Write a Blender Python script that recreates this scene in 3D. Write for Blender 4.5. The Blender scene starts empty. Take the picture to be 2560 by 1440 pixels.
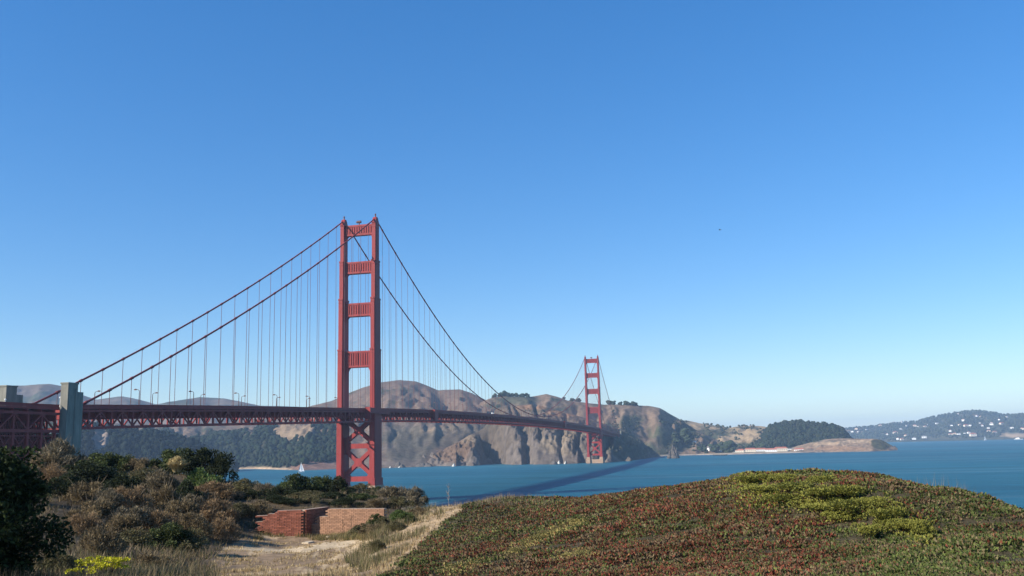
import bpy, math, random
import numpy as np
from mathutils import Vector, Matrix

random.seed(7)
RNG = np.random.default_rng(7)
SC = bpy.context.scene
COL = SC.collection

# ---------------------------------------------------------------- camera
# World: metres, +Y runs along the bridge to the north, +X east, Z up, water at 0.
CAM = np.array([285.6246, -681.6561, 40.0645])
YAW, PITCH, ROLL, FPX = math.radians(-13.13406), math.radians(9.80039), math.radians(-1.49936), 2287.612
FW = np.array([math.sin(YAW)*math.cos(PITCH), math.cos(YAW)*math.cos(PITCH), math.sin(PITCH)])
_r = np.array([math.cos(YAW), -math.sin(YAW), 0.0]); _u = np.cross(_r, FW)
RT = _r*math.cos(ROLL) + _u*math.sin(ROLL)
UP = -_r*math.sin(ROLL) + _u*math.cos(ROLL)
cam = bpy.data.cameras.new('camera')
cam.sensor_width = 36.0
cam.lens = FPX/2560*36.0
cam.clip_start = 0.3
cam.clip_end = 80000
camo = bpy.data.objects.new('camera', cam)
COL.objects.link(camo)
camo.matrix_world = Matrix(((RT[0], UP[0], -FW[0], CAM[0]), (RT[1], UP[1], -FW[1], CAM[1]),
                            (RT[2], UP[2], -FW[2], CAM[2]), (0, 0, 0, 1)))
SC.camera = camo

# ---------------------------------------------------------------- light
SUN_EL, SUN_AZ = math.radians(29.0), math.radians(230.0)      # azimuth clockwise from +Y
SKY_STRENGTH, SUN_STRENGTH = 0.15, 4.6
world = bpy.data.worlds.new('World')
SC.world = world
world.use_nodes = True
wn = world.node_tree
sky = wn.nodes.new('ShaderNodeTexSky')
sky.sky_type = 'NISHITA'
sky.sun_disc = False
sky.sun_elevation = SUN_EL
sky.sun_rotation = SUN_AZ
sky.altitude = 40
sky.air_density = 1.0
sky.dust_density = 0.2
sky.ozone_density = 5.0
bg = wn.nodes['Background']
bg.inputs['Strength'].default_value = SKY_STRENGTH
hsv = wn.nodes.new('ShaderNodeHueSaturation'); hsv.inputs['Saturation'].default_value = 1.41; hsv.inputs['Hue'].default_value = 0.508
gam = wn.nodes.new('ShaderNodeGamma'); gam.inputs['Gamma'].default_value = 0.76
wn.links.new(sky.outputs['Color'], gam.inputs['Color']); wn.links.new(gam.outputs['Color'], hsv.inputs['Color']); wn.links.new(hsv.outputs['Color'], bg.inputs['Color'])
sl = bpy.data.lights.new('sun', 'SUN')
sl.energy = SUN_STRENGTH
sl.angle = math.radians(0.53)
sl.color = (1.0, 0.94, 0.84)
so = bpy.data.objects.new('sun', sl)
COL.objects.link(so)
sd = Vector((math.sin(SUN_AZ)*math.cos(SUN_EL), math.cos(SUN_AZ)*math.cos(SUN_EL), math.sin(SUN_EL)))
so.rotation_euler = sd.to_track_quat('Z', 'Y').to_euler()
so.location = (200, -700, 400)
SC.view_settings.view_transform = 'Standard'
SC.view_settings.look = 'None'
SC.view_settings.exposure = 0.78
SC.view_settings.gamma = 1.0
SC.view_settings.use_curve_mapping = False
SC.cycles.use_denoising = True
SC.cycles.volume_bounces = 0
HAZE_DENSITY = 6.8e-5

# ---------------------------------------------------------------- helpers
def ray(px, py):
    return FW + RT*((px-1280)/FPX) - UP*((py-720)/FPX)

def at_dist(px, py, d):
    """point on the line of sight of a photo pixel at horizontal distance d"""
    v = ray(px, py)
    return CAM + v*(d/math.hypot(v[0], v[1]))

def at_z(px, py, z):
    v = ray(px, py)
    return CAM + v*((z-CAM[2])/v[2])

def project(P):
    d = np.asarray(P, float) - CAM
    z = d@FW
    z = np.where(z < 0.1, 0.1, z)
    return 1280+FPX*(d@RT)/z, 720-FPX*(d@UP)/z

def _hash(ix, iy, seed):
    n = (ix.astype(np.int64)*374761393 + iy.astype(np.int64)*668265263 + seed*1274126177) & 0x7fffffff
    n = ((n ^ (n >> 13))*1103515245 + 12345) & 0x7fffffff
    n = ((n ^ (n >> 16))*668265263) & 0x7fffffff
    return (n & 0xffff)/65535.0

def vnoise(x, y, seed=0):
    x = np.asarray(x, float); y = np.asarray(y, float)
    ix = np.floor(x); iy = np.floor(y)
    fx = x-ix; fy = y-iy
    fx = fx*fx*fx*(fx*(fx*6-15)+10); fy = fy*fy*fy*(fy*(fy*6-15)+10)
    a = _hash(ix, iy, seed); b = _hash(ix+1, iy, seed); c = _hash(ix, iy+1, seed); d = _hash(ix+1, iy+1, seed)
    return (a+(b-a)*fx)*(1-fy) + (c+(d-c)*fx)*fy

def fbm(x, y, seed=0, o=4, gain=0.5):
    s = 0; a = 1; t = 0
    for k in range(o):
        s = s + a*vnoise(np.asarray(x)*2**k + 17.3*k, np.asarray(y)*2**k - 9.1*k, seed+k); t += a; a *= gain
    return s/t

def sstep(a, b, x):
    t = np.clip((np.asarray(x, float)-a)/(b-a), 0, 1)
    return t*t*(3-2*t)

def inpoly(x, y, poly):
    x = np.asarray(x); y = np.asarray(y); r = np.zeros(x.shape, bool)
    n = len(poly)
    for i in range(n):
        x0, y0 = poly[i]; x1, y1 = poly[(i+1) % n]
        c = ((y0 > y) != (y1 > y)) & (x < (x1-x0)*(y-y0)/((y1-y0) if y1 != y0 else 1e-9) + x0)
        r ^= c
    return r

def tag(o, label=None, cat=None, group=None, kind=None):
    if label: o['label'] = label
    if cat: o['category'] = cat
    if group: o['group'] = group
    if kind: o['kind'] = kind
    return o

def link(o, parent=None):
    COL.objects.link(o)
    if parent is not None: o.parent = parent
    return o

def empty(name, loc=(0, 0, 0), rz=0.0):
    o = bpy.data.objects.new(name, None)
    o.location = loc; o.rotation_euler = (0, 0, rz); o.empty_display_size = 1
    return link(o)

def fast_mesh(name, V, F, tint=None, smooth=False):
    """V (n,3), F (m,k) numpy arrays"""
    V = np.ascontiguousarray(V, np.float32); F = np.ascontiguousarray(F, np.int32)
    me = bpy.data.meshes.new(name)
    me.vertices.add(len(V)); me.vertices.foreach_set('co', V.ravel())
    k = F.shape[1]
    me.loops.add(F.size); me.loops.foreach_set('vertex_index', F.ravel())
    me.polygons.add(len(F))
    me.polygons.foreach_set('loop_start', np.arange(0, F.size, k, dtype=np.int32))
    if smooth: me.polygons.foreach_set('use_smooth', np.ones(len(F), bool))
    if tint is not None:
        a = me.color_attributes.new('tint', 'FLOAT_COLOR', 'POINT')
        c = np.ones((len(V), 4), np.float32); c[:, :3] = tint
        a.data.foreach_set('color', c.ravel())
    me.update(calc_edges=True)
    return me

def obj(name, me, mat=None, parent=None, loc=None):
    o = bpy.data.objects.new(name, me)
    if mat is not None and not me.materials: me.materials.append(mat)
    if loc is not None: o.location = loc
    return link(o, parent)

class MB:
    """collects boxes, beams, prisms and tubes into one mesh"""
    def __init__(s): s.v = []; s.f = []; s.mi = []; s.m = 0
    def add(s, vs, fs):
        n = len(s.v); s.v += [tuple(map(float, v)) for v in vs]
        for f in fs: s.f.append([i+n for i in f]); s.mi.append(s.m)
        return s
    def box(s, x0, x1, y0, y1, z0, z1):
        return s.add([(x0, y0, z0), (x1, y0, z0), (x1, y1, z0), (x0, y1, z0), (x0, y0, z1), (x1, y0, z1), (x1, y1, z1), (x0, y1, z1)],
                     [(0, 3, 2, 1), (4, 5, 6, 7), (0, 1, 5, 4), (1, 2, 6, 5), (2, 3, 7, 6), (3, 0, 4, 7)])
    def beam(s, a, b, w, h, up=(0, 0, 1)):
        a = Vector(a); b = Vector(b); d = (b-a).normalized(); u = Vector(up)
        if abs(d.dot(u)) > 0.99: u = Vector((0, 1, 0))
        x = d.cross(u).normalized()*(w/2); y = x.cross(d).normalized()*(h/2)
        vs = [a-x-y, a+x-y, a+x+y, a-x+y, b-x-y, b+x-y, b+x+y, b-x+y]
        return s.add(vs, [(0, 3, 2, 1), (4, 5, 6, 7), (0, 1, 5, 4), (1, 2, 6, 5), (2, 3, 7, 6), (3, 0, 4, 7)])
    def prism(s, poly, z0, z1, k=1.0):
        """poly in XY extruded in Z, top scaled by k about the polygon's centre"""
        n = len(poly); cx = sum(p[0] for p in poly)/n; cy = sum(p[1] for p in poly)/n
        vs = [(x, y, z0) for x, y in poly] + [(cx+(x-cx)*k, cy+(y-cy)*k, z1) for x, y in poly]
        return s.add(vs, [tuple(range(n))[::-1], tuple(range(n, 2*n))] + [(i, (i+1) % n, n+(i+1) % n, n+i) for i in range(n)])
    def prismy(s, poly, y0, y1):
        """poly in XZ extruded along Y"""
        n = len(poly)
        vs = [(x, y0, z) for x, z in poly] + [(x, y1, z) for x, z in poly]
        return s.add(vs, [tuple(range(n)), tuple(range(n, 2*n))[::-1]] + [((i+1) % n, i, n+i, n+(i+1) % n) for i in range(n)])
    def tube(s, pts, r, n=8, cap=True):
        m = len(pts); base = []
        for i, p in enumerate(pts):
            p = Vector(p); a = Vector(pts[max(i-1, 0)]); b = Vector(pts[min(i+1, m-1)])
            d = (b-a).normalized(); u = Vector((1, 0, 0)) if abs(d.x) < .9 else Vector((0, 1, 0))
            x = d.cross(u).normalized(); y = x.cross(d)
            rr = r[i] if isinstance(r, (list, tuple)) else r
            for k in range(n):
                t = 2*math.pi*k/n; base.append(p + x*(rr*math.cos(t)) + y*(rr*math.sin(t)))
        fs = [(i*n+k, i*n+(k+1) % n, (i+1)*n+(k+1) % n, (i+1)*n+k) for i in range(m-1) for k in range(n)]
        if cap: fs += [tuple(range(n))[::-1], tuple(range((m-1)*n, m*n))]
        return s.add(base, fs)
    def mesh(s, name, mats, smooth=False):
        me = bpy.data.meshes.new(name)
        me.from_pydata(s.v, [], s.f)
        for m in (mats if isinstance(mats, (list, tuple)) else [mats]): me.materials.append(m)
        if any(s.mi): me.polygons.foreach_set('material_index', s.mi)
        if smooth: me.polygons.foreach_set('use_smooth', [True]*len(s.f))
        me.update()
        return me
    def build(s, name, mats, parent=None, loc=None, smooth=False):
        return obj(name, s.mesh(name, mats, smooth), None, parent, loc)

def copy_tree(o, parent=None):
    c = o.copy(); COL.objects.link(c)
    if parent is not None: c.parent = parent
    for ch in list(KIDS.get(o.name, ())) or [k for k in o.children]: copy_tree(ch, c)
    return c
KIDS = {}

# ---------------------------------------------------------------- materials
def mat(name, color, rough=0.7, vary=0.0, scale=1.0, tint=False, bump=0.0, bscale=None, spec=0.3, obj_rand=0.0, trans=0.0, stretch=None, metal=0.0):
    m = bpy.data.materials.new(name); m.use_nodes = True
    nt = m.node_tree; N = nt.nodes; L = nt.links
    b = N['Principled BSDF']
    b.inputs['Roughness'].default_value = rough
    b.inputs['Specular IOR Level'].default_value = spec
    b.inputs['Metallic'].default_value = metal
    if tint:
        a = N.new('ShaderNodeAttribute'); a.attribute_name = 'tint'; out = a.outputs['Color']
    else:
        rgb = N.new('ShaderNodeRGB'); rgb.outputs[0].default_value = (*color, 1); out = rgb.outputs[0]
    tc = N.new('ShaderNodeTexCoord'); vec = tc.outputs['Object']
    if stretch:
        mp = N.new('ShaderNodeMapping'); mp.inputs['Scale'].default_value = stretch
        L.new(vec, mp.inputs['Vector']); vec = mp.outputs['Vector']
    if vary:
        n = N.new('ShaderNodeTexNoise'); n.inputs['Scale'].default_value = scale; n.inputs['Detail'].default_value = 6
        n.inputs['Roughness'].default_value = 0.65
        L.new(vec, n.inputs['Vector'])
        r = N.new('ShaderNodeMapRange'); r.inputs['From Min'].default_value = .3; r.inputs['From Max'].default_value = .7
        r.inputs['To Min'].default_value = 1-vary; r.inputs['To Max'].default_value = 1+vary
        L.new(n.outputs['Fac'], r.inputs['Value'])
        mx = N.new('ShaderNodeVectorMath'); mx.operation = 'SCALE'
        L.new(out, mx.inputs[0]); L.new(r.outputs['Result'], mx.inputs['Scale']); out = mx.outputs['Vector']
    if obj_rand:
        oi = N.new('ShaderNodeObjectInfo')
        r = N.new('ShaderNodeMapRange'); r.inputs['To Min'].default_value = 1-obj_rand; r.inputs['To Max'].default_value = 1+obj_rand
        L.new(oi.outputs['Random'], r.inputs['Value'])
        mx = N.new('ShaderNodeVectorMath'); mx.operation = 'SCALE'
        L.new(out, mx.inputs[0]); L.new(r.outputs['Result'], mx.inputs['Scale']); out = mx.outputs['Vector']
    L.new(out, b.inputs['Base Color'])
    if bump:
        n = N.new('ShaderNodeTexNoise'); n.inputs['Scale'].default_value = bscale or scale; n.inputs['Detail'].default_value = 8
        L.new(vec, n.inputs['Vector'])
        bp = N.new('ShaderNodeBump'); bp.inputs['Strength'].default_value = 1.0; bp.inputs['Distance'].default_value = bump
        L.new(n.outputs['Fac'], bp.inputs['Height']); L.new(bp.outputs['Normal'], b.inputs['Normal'])
    if trans:
        t = N.new('ShaderNodeBsdfTranslucent'); L.new(out, t.inputs['Color'])
        ms = N.new('ShaderNodeMixShader'); ms.inputs['Fac'].default_value = trans
        L.new(b.outputs[0], ms.inputs[1]); L.new(t.outputs[0], ms.inputs[2])
        L.new(ms.outputs[0], N['Material Output'].inputs['Surface'])
    return m

M = {}
M['orange'] = mat('orange_steel', (0.265, 0.028, 0.023), 0.6, 0.22, 0.5, stretch=(1, 1, .12))
M['cable'] = mat('cable_steel', (0.20, 0.028, 0.026), 0.6, 0.1, 0.3)
M['rope'] = mat('suspender_rope', (0.13, 0.055, 0.058), 0.6)
M['concrete'] = mat('concrete', (0.215, 0.200, 0.160), 0.9, 0.30, 0.5, bump=0.05, stretch=(1, 1, .25))
M['pier'] = mat('pier_concrete', (0.36, 0.24, 0.16), 0.85, 0.2, 0.3, bump=0.05)
M['road'] = mat('asphalt', (0.06, 0.06, 0.06), 0.9, 0.1, 0.5)
M['lampsteel'] = mat('lamp_steel', (0.12, 0.06, 0.055), 0.5)
M['glass'] = mat('lamp_glass', (0.6, 0.58, 0.5), 0.3)
M['hill'] = mat('hill_ground', (1, 1, 1), 0.95, 0.36, 0.07, tint=True, bump=3.0, bscale=0.06, spec=0.05)
M['farhill'] = mat('far_hill_ground', (1, 1, 1), 0.95, 0.25, 0.012, tint=True, bump=4.0, bscale=0.012, spec=0.05)
M['rock'] = mat('sea_rock', (0.10, 0.085, 0.072), 0.9, 0.35, 0.15, bump=0.6, bscale=0.25)
M['guano'] = mat('guano_rock', (0.52, 0.50, 0.45), 0.9, 0.2, 0.2, bump=0.4)
M['ground'] = mat('foreground_soil', (1, 1, 1), 0.95, 0.3, 1.6, tint=True, bump=0.05, bscale=5.0, spec=0.1)
M['leaf'] = mat('leaves', (1, 1, 1), 0.7, tint=True, spec=0.10, trans=0.20)
M['dry'] = mat('dry_blades', (1, 1, 1), 0.8, tint=True, spec=0.1, trans=0.25)
M['fleshy'] = mat('fleshy_leaves', (1, 1, 1), 0.6, tint=True, spec=0.08, trans=0.10)
M['treefar'] = mat('far_foliage', (1, 1, 1), 0.9, 0.35, 0.4, tint=True, spec=0.05)
M['bark'] = mat('bark', (0.07, 0.05, 0.035), 0.9, 0.2, 3)
M['twig'] = mat('dry_twig', (0.20, 0.15, 0.095), 0.9, 0.2, 3)
M['brick'] = mat('brick', (0.27, 0.092, 0.055), 0.88, 0.30, 5, obj_rand=0.34, bump=0.004, bscale=30)
M['palebrick'] = mat('pale_brick', (0.285, 0.155, 0.092), 0.88, 0.25, 5, obj_rand=0.22, bump=0.004, bscale=30)  # lighter tan brick tone for the stepped wall
M['mortar'] = mat('mortar', (0.34, 0.25, 0.18), 0.9, 0.2, 4, bump=0.01)
M['white'] = mat('white_paint', (0.80, 0.79, 0.75), 0.6)
M['sail'] = mat('sailcloth', (0.86, 0.86, 0.84), 0.8)
M['cream'] = mat('cream_wall', (0.66, 0.58, 0.46), 0.8, 0.06, 0.3)
M['pink'] = mat('pale_pink_wall', (0.60, 0.44, 0.36), 0.8, 0.06, 0.3)
M['redroof'] = mat('red_roof', (0.36, 0.13, 0.085), 0.85, 0.1, 0.4)
M['greyroof'] = mat('grey_roof', (0.20, 0.18, 0.17), 0.85, 0.1, 0.4)
M['darkwin'] = mat('dark_window', (0.03, 0.035, 0.04), 0.2, spec=0.5)
M['slab'] = mat('pale_slab', (0.42, 0.34, 0.24), 0.9, 0.15, 3, bump=0.01)
M['rubber'] = mat('rubber', (0.02, 0.02, 0.02), 0.8)
M['bird'] = mat('feathers', (0.06, 0.06, 0.065), 0.8)

def water_material():
    m = bpy.data.materials.new('bay_water'); m.use_nodes = True
    nt = m.node_tree; N = nt.nodes; L = nt.links; b = N['Principled BSDF']
    b.inputs['Roughness'].default_value = 0.5
    b.inputs['IOR'].default_value = 1.33
    b.inputs['Specular IOR Level'].default_value = 0.30
    tc = N.new('ShaderNodeTexCoord')
    def noise(scale, sc, detail=5, rot=0.35):
        mp = N.new('ShaderNodeMapping'); mp.inputs['Scale'].default_value = sc; mp.inputs['Rotation'].default_value = (0, 0, rot)
        L.new(tc.outputs['Object'], mp.inputs['Vector'])
        n = N.new('ShaderNodeTexNoise'); n.inputs['Scale'].default_value = scale; n.inputs['Detail'].default_value = detail
        L.new(mp.outputs['Vector'], n.inputs['Vector']); return n.outputs['Fac']
    big = noise(0.0016, (0.55, 1.5, 1), 4)
    rp = N.new('ShaderNodeValToRGB')
    rp.color_ramp.elements[0].position = .40; rp.color_ramp.elements[0].color = (0.009, 0.084, 0.122, 1)
    rp.color_ramp.elements[1].position = .62; rp.color_ramp.elements[1].color = (0.016, 0.122, 0.166, 1)
    L.new(big, rp.inputs['Fac'])
    band = noise(0.007, (0.4, 2.2, 1), 6, 0.22)
    br_ = N.new('ShaderNodeMapRange'); br_.inputs['From Min'].default_value = .35; br_.inputs['From Max'].default_value = .65; br_.inputs['To Min'].default_value = .84; br_.inputs['To Max'].default_value = 1.16
    L.new(band, br_.inputs['Value'])
    fine = noise(0.05, (0.5, 1.2, 1), 4)
    mr = N.new('ShaderNodeMapRange'); mr.inputs['From Min'].default_value = .3; mr.inputs['From Max'].default_value = .7
    mr.inputs['To Min'].default_value = .82; mr.inputs['To Max'].default_value = 1.18
    L.new(fine, mr.inputs['Value'])
    mm_ = N.new('ShaderNodeMath'); mm_.operation = 'MULTIPLY'; L.new(mr.outputs['Result'], mm_.inputs[0]); L.new(br_.outputs['Result'], mm_.inputs[1])
    sc = N.new('ShaderNodeVectorMath'); sc.operation = 'SCALE'
    L.new(rp.outputs['Color'], sc.inputs[0]); L.new(mm_.outputs[0], sc.inputs['Scale'])
    L.new(sc.outputs['Vector'], b.inputs['Base Color'])
    st = noise(0.004, (0.12, 5.0, 1), 3, 0.20)
    sr = N.new('ShaderNodeMapRange'); sr.inputs['From Min'].default_value = .58; sr.inputs['From Max'].default_value = .72; sr.inputs['To Min'].default_value = 0; sr.inputs['To Max'].default_value = .28
    L.new(st, sr.inputs['Value'])
    mxs = N.new('ShaderNodeMixRGB'); mxs.inputs['Color2'].default_value = (.30, .36, .38, 1)
    L.new(sr.outputs['Result'], mxs.inputs['Fac']); L.new(sc.outputs['Vector'], mxs.inputs['Color1']); L.new(mxs.outputs['Color'], b.inputs['Base Color'])
    w1 = noise(0.22, (0.6, 1.4, 1), 6); w2 = noise(1.4, (0.7, 1.3, 1), 3, -0.4)
    ad = N.new('ShaderNodeMath'); ad.operation = 'MULTIPLY_ADD'; ad.inputs[1].default_value = 0.25
    L.new(w2, ad.inputs[0]); L.new(w1, ad.inputs[2])
    bp = N.new('ShaderNodeBump'); bp.inputs['Distance'].default_value = 1.3; bp.inputs['Strength'].default_value = 1
    L.new(ad.outputs[0], bp.inputs['Height']); L.new(bp.outputs['Normal'], b.inputs['Normal'])
    return m
M['water'] = water_material()

# ================================================================ SETTING
# ---- water
def disc(r, z, n=96, cx=0, cy=0):
    vs = [(cx, cy, z)] + [(cx+r*math.cos(2*math.pi*k/n), cy+r*math.sin(2*math.pi*k/n), z) for k in range(n)]
    me = bpy.data.meshes.new('water'); me.from_pydata(vs, [], [(0, 1+k, 1+(k+1) % n) for k in range(n)]); return me
tag(obj('water', disc(14500, 0, cx=200, cy=1500), M['water']), 'choppy teal blue bay water under the bridge', kind='structure')

# ---- hills: every ridge is a solid with a traced crest at its own distance
GRASS = np.array([0.250, 0.165, 0.105]); GRASS2 = np.array([0.33, 0.235, 0.135]); SCRUB = np.array([0.052, 0.058, 0.034])
ROCKC = np.array([0.130, 0.104, 0.084]); ROCKD = np.array([0.10, 0.085, 0.075]); TAN = np.array([0.36, 0.255, 0.16]); ORNG = np.array([0.36, 0.20, 0.11])
WOODC = np.array([0.024, 0.032, 0.018])
HILLS = {}
def hill(name, label, crest, foot, px0, px1, step=5, rows=44, back=1.6, power=1.0, amp=8, lam=160, spur=0, spurlam=60, seed=0,
         scrub=0.45, base=GRASS, rock=0.0, patches=(), crest_amp=1.2, material='hill', ground_to=-3, shear=0.0, patchscale=110, jag=None, gullies=(), rough=1.5):
    cx = [c[0] for c in crest]; cy = [c[1] for c in crest]; cd = [c[2] for c in crest]
    fx = [f[0] for f in foot]; fd = [f[1] for f in foot]; fz = [f[2] for f in foot]
    P = np.arange(px0, px1+step, step, dtype=float)
    n = len(P)
    T = np.concatenate([np.linspace(-0.06, 1, rows), np.linspace(1.05, back, 10)])
    V = np.zeros((n, len(T), 3)); U = np.zeros((n, len(T)))
    for i, p in enumerate(P):
        py = np.interp(p, cx, cy); dc = np.interp(p, cx, cd); df = np.interp(p, fx, fd); zf = np.interp(p, fx, fz)
        if jag is not None: df = df + jag(p)
        c = at_dist(p, py, dc); zc = c[2]
        h = (c-CAM)[:2]/dc
        for j, t in enumerate(T):
            d = df+(dc-df)*t
            if t <= 1:
                tt = max(t, 0)
                s = (1-(1-tt)**1.7)*0.55 + tt**power*0.45
                z = zf+(zc-zf)*s
                if t < 0: z = zf + t*60
            else:
                k = (t-1)/(back-1); z = zc-(zc-ground_to)*(k*k*(3-2*k))
            V[i, j] = (CAM[0]+h[0]*d, CAM[1]+h[1]*d, z)
            U[i, j] = t
    X = V[..., 0]; Y = V[..., 1]; t = U
    win = np.clip(np.sin(np.clip(t, 0, 1)*math.pi), 0, 1)
    nz = (fbm(X/lam, Y/lam, seed, 5)-0.5)*2
    dz = amp*nz*(0.12+win)
    if spur:
        q = P[:, None]*2.0+t*shear
        w = (fbm(X/130, Y/130, seed+5, 3)-.5)*150
        w2 = (fbm(X/45, Y/45, seed+6, 3)-.5)*60
        r1 = 1-np.abs(2*fbm((q+w)/spurlam, t*1.3+7, seed+7, 2)-1)*2.2
        r2 = 1-np.abs(2*fbm((q*1.0+w*.6+w2)/(spurlam*.36), t*2.6+3, seed+8, 2)-1)*2.2
        r3 = fbm((q+w2)/(spurlam*.12), t*7, seed+9, 2)-.5
        dz = dz + spur*win*((r1-.3)*.9+(r2-.3)*.42+r3*.35)
    for (gx0, gx1, gw, gd, ta, tb) in gullies:
        gxx = gx0+(gx1-gx0)*t+(fbm(X/40, Y/40, seed+40, 2)-.5)*gw*1.2; e_ = (P[:, None]-gxx)/(gw*(1.25-.7*t))
        dz = dz - gd*np.exp(-np.abs(e_)**1.6)*sstep(ta-.12, ta+.05, t)*(1-sstep(tb-.1, tb+.12, t))
    rr_ = 1-np.abs(2*fbm(X/26+t*1.5, Y/26-t*1.2, seed+60, 4, .6)-1)*2
    dz = dz + rough*win*(rr_-.3) + rough*.6*win*(fbm(X/9, Y/9, seed+61, 3)-.5)*2
    dz = dz + crest_amp*(fbm(X/30, Y/30, seed+3, 3)-0.5)*2*np.where(t > 0.02, 1, 0)
    V[..., 2] += np.where(t < 0.0, 0, dz)
    # colours that stay with the ground: grass, scrub patches, bare rock
    m = fbm(X/patchscale, Y/patchscale, seed+21, 5); m2 = fbm(X/38, Y/38, seed+22, 4)
    sc = sstep(0.70-scrub*0.30-0.05, 0.70-scrub*0.30+0.06, m*0.65+m2*0.35)[..., None] if scrub > 0 else np.zeros(X.shape+(1,))
    g = base*(0.8+0.4*fbm(X/60, Y/60, seed+23, 4))[..., None]
    C = g*(1-sc)+SCRUB*(0.75+0.5*m2)[..., None]*sc
    if rock:
        rk = np.clip(sstep(0.35, 0.6, m2*0.6+rock*(1-t)*0.9), 0, 1)[..., None]
        C = C*(1-rk)+(ROCKC*(0.6+0.8*fbm(X/22, Y/22, seed+25, 4))[..., None])*rk
    PX, PY = project(V)
    for (ax, ay, rx, ry, colr, k) in patches:
        e = ((PX-ax)/rx)**2+((PY-ay)/ry)**2 + (m2-0.5)*1.6
        w = (1-sstep(0.6, 1.25, e))[..., None]*k
        C = C*(1-w)+np.asarray(colr)*(0.8+0.4*m2)[..., None]*w
    mm = len(T)
    idx = np.arange(n*mm).reshape(n, mm)
    F = np.stack([idx[:-1, :-1], idx[1:, :-1], idx[1:, 1:], idx[:-1, 1:]], -1).reshape(-1, 4)
    me = fast_mesh(name, V.reshape(-1, 3), F, np.clip(C.reshape(-1, 3), 0.01, 0.9), smooth=True)
    o = obj(name, me, M[material]); tag(o, label, kind='structure')
    HILLS[label] = dict(V=V, PX=PX, PY=PY, t=t)
    return HILLS[label]

H_FAR = hill('hill', 'long bare ridge far behind the south end of the bridge',
    [(-400, 960, 5600), (0, 965, 5600), (60, 964, 5600), (100, 961, 5500), (125, 960, 5500), (160, 966, 5500), (200, 985, 5500), (240, 999, 5400), (270, 995, 5400), (305, 990, 5400), (345, 998, 5300), (390, 1011, 5200), (420, 1006, 5000), (460, 999, 5000), (500, 993, 5000), (560, 996, 5000), (600, 1004, 5000), (650, 1014, 4900), (760, 1018, 4800), (830, 1024, 4600), (930, 1050, 4400)],
    [(-400, 3900, 30), (930, 3700, 40)], -400, 930, 6, 30, amp=16, lam=420, spur=26, spurlam=150, seed=11, scrub=0.55, base=np.array([.135, .105, .082]), patchscale=300, crest_amp=1.0, material='farhill', patches=[(440, 1004, 50, 7, SCRUB*0.8, .9)])
H_SLACK = hill('hill', 'big round brown hill with a wooded lower slope behind the near tower',
    [(-300, 1045, 3300), (100, 1050, 3300), (300, 1058, 3300), (420, 1060, 3300), (560, 1058, 3300), (640, 1046, 3300), (700, 1037, 3300), (780, 1014, 3300), (830, 1002, 3300), (870, 983, 3300), (910, 968, 3300), (950, 956, 3300), (1000, 950, 3300), (1040, 954, 3300), (1070, 965, 3250), (1095, 976, 3200), (1120, 975, 3150), (1150, 974, 3150), (1180, 983, 3100), (1215, 1000, 3050), (1260, 1015, 3000), (1320, 1030, 3000), (1420, 1045, 3000)],
    [(-300, 2550, -1), (560, 2500, 0), (640, 2430, 0), (700, 2250, 0), (760, 2060, 0), (840, 2110, 0), (980, 2060, 0), (1080, 2110, 0), (1200, 2200, 0), (1420, 2300, 0)],
    -300, 1420, 5, 54, power=1.5, amp=15, lam=210, spur=22, spurlam=120, seed=31, scrub=0.16, base=np.array([.148, .100, .070]), rock=0.10, crest_amp=0.8,
    patches=[(480, 1140, 260, 66, WOODC, .95), (760, 1125, 110, 45, WOODC, .9), (735, 1082, 52, 22, TAN*.62, .95), (470, 1083, 40, 14, GRASS*1.0, .6), (655, 1173, 75, 4.5, TAN*1.2, .95), (790, 1164, 66, 16, np.array([.20, .115, .085]), .9),
             (1020, 1092, 80, 32, np.array([.085, .075, .055]), .85), (1090, 1075, 40, 10, TAN*.8, .7), (1020, 1130, 60, 30, np.array([.08, .07, .052]), .8), (1005, 1160, 60, 14, ROCKC*1.1, .7), (1150, 1090, 90, 30, np.array([.09, .078, .058]), .7)])
H_SPUR = hill('hill', 'dark wooded spur running down to the left shore behind the bushes',
    [(-300, 1020, 2250), (0, 1040, 2250), (100, 1052, 2250), (210, 1064, 2250), (300, 1074, 2250), (400, 1088, 2250), (480, 1110, 2250), (540, 1140, 2250), (600, 1176, 2250)],
    [(-300, 1900, -2), (600, 2100, -2)], -300, 600, 6, 26, amp=8, lam=150, spur=10, spurlam=100, seed=51, scrub=0.95, base=WOODC*1.2,
    patches=[(252, 1105, 22, 36, (.26, .20, .16), .95), (285, 1112, 20, 14, (.22, .17, .14), .85), (225, 1120, 22, 30, (.18, .14, .12), .7)])
def jag(p):
    j = 0.0
    if 1195 < p < 1262: j += 120*math.sin(math.pi*min(1, (p-1195)/67*1.0))**0.6 if p > 1199 else 0
    if 1140 < p < 1165: j += 30
    if 1300 < p < 1330: j += 35*math.sin(math.pi*(p-1300)/30)
    if 1440 < p < 1470: j += 30*math.sin(math.pi*(p-1440)/30)
    return j
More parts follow.
